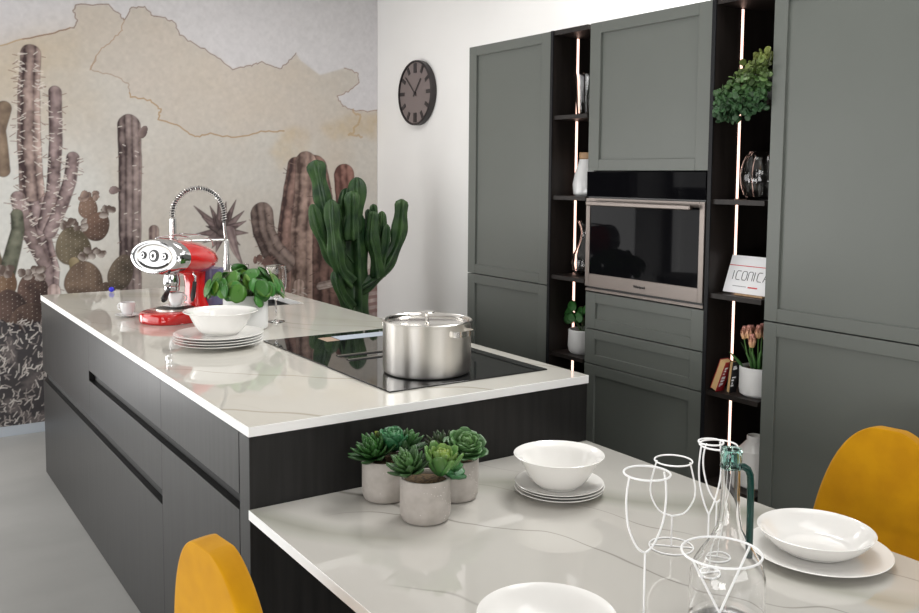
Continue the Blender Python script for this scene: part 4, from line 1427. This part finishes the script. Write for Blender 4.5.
# shelf niches
def niche(label, y0, y1, shelves):
    t = thing('shelf_unit', label, 'shelf unit', (KX, (y0 + y1) / 2, 0), group='narrow open shelf units')
    wth, XB = .016, KX + .34
    g = G().box(KX + .045, XB, y0 + .0005, y0 + wth, .09, KT - .001)
    o1 = obj('side_panel', g, M['shelf'], t, True)
    g = G()
    # far side panel, with a groove for the light strip
    g.box(KX + .001, KX + .124, y1 - wth, y1 - .0005, .09, KT - .001).box(KX + .136, XB, y1 - wth, y1 - .0005, .09, KT - .001).box(KX + .1241, KX + .1359, y1 - wth + .006, y1 - .0005, .09, KT - .001)
    obj('side_panel', g, M['shelf'], t, True)
    for yy in (y1 - wth,):
        obj('edge_strip', G().box(KX - .004, KX + .0008, yy, yy + wth - .0005, .09, KT - .001), M['shelfedge'], t, True)
    obj('back_panel', G().box(XB + .0002, XB + .016, y0 + .0005, y1 - .0005, .09, KT - .001), M['shelf'], t, True)
    obj('top_panel', G().box(KX + .001, XB, y0 + wth + .0003, y1 - wth - .0003, KT - .020, KT - .001), M['shelf'], t, True)
    obj('plinth', G().box(KX + .05, XB, y0 + .0005, y1 - .0005, .002, .089), M['shelfedge'], t, True)
    zz = [.105] + shelves + [KT - .02]
    for z in shelves + [.105]:
        obj('shelf', G().box(KX + .006, XB, y0 + wth + .0003, y1 - wth - .0003, z - .016, z), M['shelf'], t, True)
    for za, zb in zip(zz, zz[1:]):
        lo = za + .001
        obj('light_strip', G().box(KX + .1245, KX + .1355, y1 - wth - .0012, y1 - wth + .0055, lo, zb - .018 if zb in shelves else zb - .002), M['led'], t, True, label='glowing warm LED strip')
    # filler behind, up to the wall
    obj('back_box', G().box(XB + .0165, KD, y0 + .001, y1 - .001, .09, KT - .002), M['shelfedge'], t, True)
    return t


niche('narrow dark shelf unit between the clock-side cabinet and the oven column', 2.677, 2.911, [.866, 1.186, 1.512, 1.836])
niche('narrow dark shelf unit between the oven column and the largest cabinet', 1.836, 2.077, [.555, .870, 1.202, 1.518, 1.836])

# ------------------------------------------------------------------ things on the left shelves
t = thing('glass_pitcher', 'clear glass pitcher on the topmost left shelf', 'pitcher', (2.52, 2.812, 1.8365))
obj('body', G().lathe([(0, 0), (.046, 0), (.048, .004), (.058, .15), (.062, .165), (.0605, .166), (.0555, .15), (.045, .009), (0, .008)], 40), M['glass'], t)
obj('handle', G().tube([(.055, 0, .13), (.085, -.01, .125), (.09, -.01, .08), (.055, 0, .04)], .006, 10), M['glass'], t)
t = thing('storage_jar', 'white ceramic jar with a wooden lid on the left shelf below the pitcher', 'jar', (2.52, 2.812, 1.5125))
obj('body', G().lathe([(0, 0), (.050, 0), (.056, .006), (.060, .045), (.052, .09), (.038, .13), (.034, .148), (.030, .149), (0, .149)], 48), M['whitecool'], t)
obj('lid', G().lathe([(0, .1495), (.033, .1495), (.035, .152), (.035, .174), (.033, .176), (0, .176)], 32), M['oak'], t)
t = thing('glass_vase', 'curvy clear glass vase on the left shelf beside the oven', 'vase', (2.52, 2.815, 1.1865))
o = [(0, 0), (.035, 0), (.055, .012), (.062, .045), (.050, .085), (.026, .135), (.019, .17), (.024, .20), (.034, .222)]
obj('body', G().lathe(o + [(p[0] - .004, p[1]) for p in o[3:]][::-1] + [(.05, .018), (0, .012)], 48), M['glass'], t)
t = thing('potted_plant', 'small broad-leaved plant in a white pot on the lowest visible left shelf', 'potted plant', (2.50, 2.795, .8665))
obj('pot', G().lathe([(0, 0), (.052, 0), (.060, .008), (.064, .03), (.062, .095), (.059, .098), (.056, .095), (.056, .08), (0, .08)], 48), M['whitemat'], t)
obj('soil', G().lathe([(0, .086), (.055, .084), (.055, .081), (0, .081)], 24), M['soil'], t)
gl_, gs = G(), G()
rg = random.Random(3)
for px_, pz_, r_, dy in ((.095, .165, .030, .0), (.055, .19, .028, -.01), (.070, .135, .027, -.02), (.02, .17, .026, .01), (.035, .145, .025, -.03), (-.02, .185, .026, 0), (.0, .15, .028, -.02), (.09, .14, .022, .02)):
    p = Vector((dy - .01, px_ * .95, pz_))
    nr = Vector((-1, -.2 + rg.uniform(-.3, .3), .5))
    out = Vector((0, math.copysign(.7, px_), .6))
    gl_.leaf(p - out.normalized() * r_, out, nr, r_ * 2, r_ * 1.5, .001, curl=-.3, prof=lambda t_: math.sqrt(max(0, 1 - (2 * t_ - 1) ** 2)) if 0 < t_ < 1 else .1, n=9, col=(0.03, 0.13 + rg.uniform(-.03, .04), 0.025), fold=.1)
    gs.tube([(0, px_ * .2, .084), (dy * .5, px_ * .5, .12), p - out.normalized() * r_ * .9], .0018, 6, col=(.06, .12, .04))
obj('leaves', gl_, M['leaf'], t, angle=180)
obj('stems', gs, M['leaf'], t)

# ------------------------------------------------------------------ things on the right shelves
t = thing('trailing_plant', 'bushy eucalyptus plant spilling over the topmost right shelf', 'potted plant', (2.49, 1.945, 1.8365))
obj('pot', G().lathe([(0, 0), (.050, 0), (.056, .006), (.060, .10), (.056, .10), (.054, .085), (0, .085)], 40), M['whitemat'], t)
gl_, gs = G(), G()
rg = random.Random(21)
cl = 0
while cl < 560:
    # a mass that leans out of the niche, high at the right and hanging over the shelf edge at the left
    f = rg.random()
    y = 1.848 + .188 * f
    top = 1.985 - .01 * f - .125 * max(0, f - .25)
    bot = 1.806 - .040 * f ** .8 + .03 * max(0, f - .8)
    q = rg.random()
    z = bot + (top - bot) * q
    edge_ = math.sqrt(max(0, 1 - (2 * q - 1) ** 2)) * math.sqrt(max(.1, 1 - (2 * f - 1) ** 2 * .8))
    x = 2.398 - .05 * edge_ * rg.random() + (.06 * rg.random() if z > 1.862 and y > 1.866 else 0)
    if y > 2.045 and x > 2.38:
        x = 2.372
    p = Vector((x - 2.49, y - 1.945, z - 1.8365))
    nr = Vector((-1 + rg.uniform(-.5, .5), rg.uniform(-1, .6), rg.uniform(-.1, 1.2)))
    out = Vector((rg.uniform(-1, 1), rg.uniform(-1, 1), rg.uniform(-1, 1)))
    r_ = rg.uniform(.008, .0135)
    hi = max(0, min(1, (z - 1.80) / .17))  # leaves lighter and yellower towards the top, highlights put into their colour
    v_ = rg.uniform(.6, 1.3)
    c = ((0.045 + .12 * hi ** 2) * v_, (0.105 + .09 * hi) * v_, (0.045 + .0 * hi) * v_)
    gl_.leaf(p, out, nr, r_ * 2, r_ * 1.9, .0006, curl=.5, prof=lambda t_: math.sqrt(max(0, 1 - (2 * t_ - 1) ** 2)) if 0 < t_ < 1 else .15, n=6, col=c)
    if cl % 9 == 0:
        gs.tube([(rg.uniform(-.03, .03), rg.uniform(-.03, .03), .09), (-.03, (y - 1.945) * .4, .125), (p.x + .01, p.y * .8, p.z)], .0015, 5, col=(.10, .08, .04))
    cl += 1
obj('leaves', gl_, M['leaf'], t, angle=180)
obj('stems', gs, M['leaf'], t)

t = thing('ribbed_vase', 'round ribbed clear glass vase on the right shelf above the printed sign', 'vase', (2.50, 1.938, 1.5185))
g = G()
ro, zs_ = [], []
for k in range(17):
    f = k / 16
    zz = .158 * f
    rr = .070 * math.sqrt(max(.0, 1 - ((f - .48) / .62) ** 2))
    ro.append((max(rr, .035), zz))
nr_ = 60


def ribbed(prof, amp, inner=False):
    vs, fs = [], []
    for r_, z_ in prof:
        for k in range(nr_):
            a_ = 2 * PI * k / nr_
            q = r_ * (1 + amp * math.cos(15 * a_))
            vs.append((q * math.cos(a_), q * math.sin(a_), z_))
    for i in range(len(prof) - 1):
        for k in range(nr_):
            k2 = (k + 1) % nr_
            fs.append((i * nr_ + k, i * nr_ + k2, (i + 1) * nr_ + k2, (i + 1) * nr_ + k))
    fs.append(tuple(range(nr_ - 1, -1, -1)))
    fs.append(tuple((len(prof) - 1) * nr_ + k for k in range(nr_)))
    return vs, fs


g.add(*ribbed(ro + [(p[0] - .005, max(p[1], .008)) for p in ro[::-1]], .035))
obj('body', g, M['glass'], t)

t = thing('printed_sign', 'white sloping sign with thin black lettering on the right shelf', 'sign', (2.445, 1.945, 1.2025))
SM = Matrix.Rotation(0, 4, 'Z')
lean = .30


def on_sign(u, v, d=0.0):
    """u to the right, v up along the sign, d out of its face"""
    n_ = Vector((-math.cos(lean), 0, math.sin(lean)))
    up_ = Vector((math.sin(lean), 0, math.cos(lean)))
    return Vector((0, -u, .006)) + up_ * v + n_ * d


def sign_rect(u0, u1, v0, v1, d0, d1, skew=0.0):
    vs = [on_sign(u + (skew * v), v, d) for d in (d0, d1) for u, v in ((u0, v0), (u1, v0), (u1, v1), (u0, v1))]
    return vs, [(3, 2, 1, 0), (4, 5, 6, 7), (0, 1, 5, 4), (1, 2, 6, 5), (2, 3, 7, 6), (3, 0, 4, 7)]


brd = obj('board', G().add(*sign_rect(-.094, .094, 0, .128, -.004, 0, .05)), M['paper'], t)
obj('red_rule', G().add(*sign_rect(-.094, .094, .092, .0945, .0002, .0007, .05)), M['redink'], brd)
sm = Matrix.Identity(4)
n_ = Vector((-math.cos(lean), 0, math.sin(lean)))
up_ = Vector((math.sin(lean), 0, math.cos(lean)))
rt_ = Vector((0, -1, 0))
pp = on_sign(.012, .058, .0004)
sm = Matrix(((rt_.x, up_.x, n_.x, pp.x), (rt_.y, up_.y, n_.y, pp.y), (rt_.z, up_.z, n_.z, pp.z), (0, 0, 0, 1)))
# thin upright letters drawn as strokes
letters = {'I': [[(0, 0), (0, 1)]], 'C': [[(.7, 1), (.15, 1), (0, .8), (0, .2), (.15, 0), (.7, 0)]], 'O': [[(.15, 0), (.6, 0), (.75, .2), (.75, .8), (.6, 1), (.15, 1), (0, .8), (0, .2), (.15, 0)]],
           'N': [[(0, 0), (0, .85), (.15, 1), (.55, 1), (.7, .85), (.7, 0)]], 'A': [[(0, 0), (.32, 1), (.42, 1), (.75, 0)], [(.12, .35), (.62, .35)]]}
gt_ = G()
cur, hgt = -.068, .030
for ch in 'ICONICA':
    wd = {'I': .012}.get(ch, .0245)
    for strok in letters[ch]:
        pts = [on_sign(cur + x * .0245 + (.045 + y * hgt) * .05, .045 + y * hgt, .0006) for x, y in strok]
        gt_.tube(pts, .0011, 5)
    cur += wd
obj('lettering', gt_, M['ink'], brd, label='thin black capitals')
g1 = G().add(*sign_rect(-.060, -.005, .022, .0245, .0002, .0005, .05))
obj('small_print', g1, M['greyink'], brd)
obj('small_print', G().add(*sign_rect(.002, .04, .020, .0245, .0002, .0005, .05)), M['redink'], brd)
obj('stand', G().box(-.012, .075, -.075, .035, .0002, .0055), M['oak'], t, label='light wood foot')


def book(label, y, tilt, th, h, w, cover, spots, x):
    t = thing('book', label, 'book', (x, y, .8708), group='paperbacks leaning by the tulips')
    ca, sa = math.cos(tilt), math.sin(tilt)

    def q(a, b, c):     # a across the thickness, b depth, c height
        return Vector((b, a * ca - c * sa, c * ca + a * sa))
    def blk(a0, a1, b0, b1, c0, c1):
        vs = [q(a_, b_, c_) for a_ in (a0, a1) for b_ in (b0, b1) for c_ in (c0, c1)]
        return vs, [(0, 1, 3, 2), (4, 6, 7, 5), (0, 4, 5, 1), (2, 3, 7, 6), (0, 2, 6, 4), (1, 5, 7, 3)]
    obj('pages', G().add(*blk(.002, th - .002, .001, w, .002, h - .002)), M['page'], t)
    obj('cover', G().add(*blk(0, .0018, 0, w + .002, 0, h)).add(*blk(th - .0018, th, 0, w + .002, 0, h)).add(*blk(.0018, th - .0018, w + .0002, w + .002, 0, h)), cover, t)
    g = G()
    rr = random.Random(len(label))
    for k in range(spots):
        b0, c0 = rr.uniform(.006, w - .03), rr.uniform(.012, h - .02)
        g.add(*blk(-.0006, -.0001, b0, b0 + rr.uniform(.006, .02), c0, c0 + rr.uniform(.003, .008)))
    obj('cover_print', g, M['paper'], t)


book('red paperback leaning beside the white tulip pot', 2.024, .36, .026, .112, .036, mat('red_cover', (0.33, 0.015, 0.02), 0.4), 14, 2.408)
book('black paperback between the red book and the tulip pot', 1.984, .12, .014, .108, .032, mat('black_cover', (0.012, 0.012, 0.014), 0.4), 8, 2.428)

t = thing('tulip_pot', 'pink tulips in a white pot on the right shelf below the sign', 'flowers', (2.485, 1.915, .8705))
r = .060
obj('pot', G().lathe([(0, 0), (r - .014, 0), (r - .003, .008), (r, .024), (r, .096), (r - .003, .098), (r - .005, .096), (r - .006, .082), (0, .082)], 48), M['whitemat'], t)
obj('soil', G().lathe([(0, .088), (r - .007, .086), (r - .007, .083), (0, .083)], 24), M['soil'], t)
lv, sg = G(), G()
rg = random.Random(5)
for k in range(16):
    a = rg.uniform(0, 2 * PI)
    d = Vector((math.cos(a) * .25, math.sin(a) * .25, 1))
    lv.leaf((math.cos(a) * .025, math.sin(a) * .025, .084), d, (-math.cos(a), -math.sin(a), .2), rg.uniform(.06, .10), .017, .001, curl=-.35, n=8, col=[(0.03, .12, .03), (0.12, .26, .08)], fold=.5)
lv.leaf((-.03, .035, .084), (-.1, .5, .6), (0, -.6, .5), .075, .018, .001, curl=-.2, n=8, col=[(0.04, .14, .04), (0.15, .30, .10)], fold=.4)
heads = [(-.02, .064 - .02, .205), (-.03, .018, .212), (-.015, -.008, .215), (.0, .03, .208), (-.035, .0, .185), (.0, -.03, .20), (.02, .005, .215)]
for x, y, z in heads:
    sg.tube([(x * .5, y * .4, .085), (x * .8, y * .8, .14), (x, y, z - .02)], .0026, 7, col=(.10, .22, .06))
obj('leaves', lv, M['leaf'], t, angle=180)
obj('stems', sg, M['leaf'], t)
for x, y, z in heads:
    g = G()
    for k in range(6):
        a = k * PI / 3
        d = Vector((math.cos(a) * .55, math.sin(a) * .55, 1))
        g.leaf(Vector((x, y, z - .022)) + Vector((math.cos(a), math.sin(a), 0)) * .002, d, (-math.cos(a), -math.sin(a), .5), .047, .027, .0012, curl=.75, n=8,
               prof=lambda t_: math.sin(PI * min(1, .15 + .78 * t_)) ** .8, col=[(.80, .50, .24), (.88, .42, .36)], fold=.5)
    obj('tulip_bloom', g, M['leaf'], t, angle=180)

t = thing('lidded_jar', 'pale ceramic jar low in the right shelf unit behind the jug', 'jar', (2.50, 1.930, .5555))
obj('body', G().lathe([(0, 0), (.045, 0), (.052, .006), (.056, .10), (.054, .125), (.032, .150), (.026, .156), (.026, .172), (.024, .174), (.021, .172), (.021, .155), (0, .150)], 48), M['white'], t)


# ------------------------------------------------------------------ yellow chairs
def chair(label, x, y, rz):
    t = thing('dining_chair', label, 'chair', (x, y, 0), rz, 'mustard yellow dining chairs')
    # backrest: a curved upholstered shell, local +x is forward
    HB, ZB = .968, .542
    zr = [.46, .51, .56, .61, .66, .71, .76, .80, .84, .87, .895, .918, .936, .949, .958, .9635, .9665]
    nu, nv = 17, len(zr)
    g = G()
    vs = []
    for z in zr:
        v = (z - .46) / (HB - .46)
        w = .203 - .030 * v
        if z > ZB:
            w *= (1 - ((z - ZB) / (HB - ZB)) ** 2.48) ** (1 / 2.48)
        for i in range(nu):
            u = -1 + 2 * i / (nu - 1)
            vs.append((-.205 - .037 * v + .10 * (u * w) ** 2, u * w, z))
    fs = [(j * nu + i, j * nu + i + 1, (j + 1) * nu + i + 1, (j + 1) * nu + i) for j in range(nv - 1) for i in range(nu - 1)]
    o = obj('backrest', g.add(vs, fs), M['yellow'], t, angle=180)
    s = o.modifiers.new('thick', 'SOLIDIFY')
    s.thickness, s.offset = .044, 0
    ss = o.modifiers.new('sub', 'SUBSURF')
    ss.levels = ss.render_levels = 2
    g = G()
    n, vs = 40, []
    for z, s_ in ((.430, .90), (.436, .97), (.450, 1.0), (.472, 1.0), (.486, .95), (.490, .80)):
        for k in range(n):
            px2, py2 = SUP(2 * PI * k / n, .200 * s_, .205 * s_, .55)
            vs.append((px2 + .045, py2, z))
    fs = [tuple(range(n - 1, -1, -1)), tuple(5 * n + k for k in range(n))]
    for i in range(5):
        for k in range(n):
            k2 = (k + 1) % n
            fs.append((i * n + k, i * n + k2, (i + 1) * n + k2, (i + 1) * n + k))
    obj('seat', g.add(vs, fs), M['yellow'], t)
    for sx_ in (-1, 1):
        for sy_ in (-1, 1):
            obj('leg', G().tube([(sx_ * .16 + .02, sy_ * .16, .432), (sx_ * .21 + .02, sy_ * .21, .001)], [.014, .010], 12), M['blackmetal'], t)
    return t


chair('mustard yellow chair at the left side of the table in front of the island', .733, 1.504, .116)
chair('mustard yellow chair between the dining table and the largest cabinet', 1.912, 1.212, 3.311)
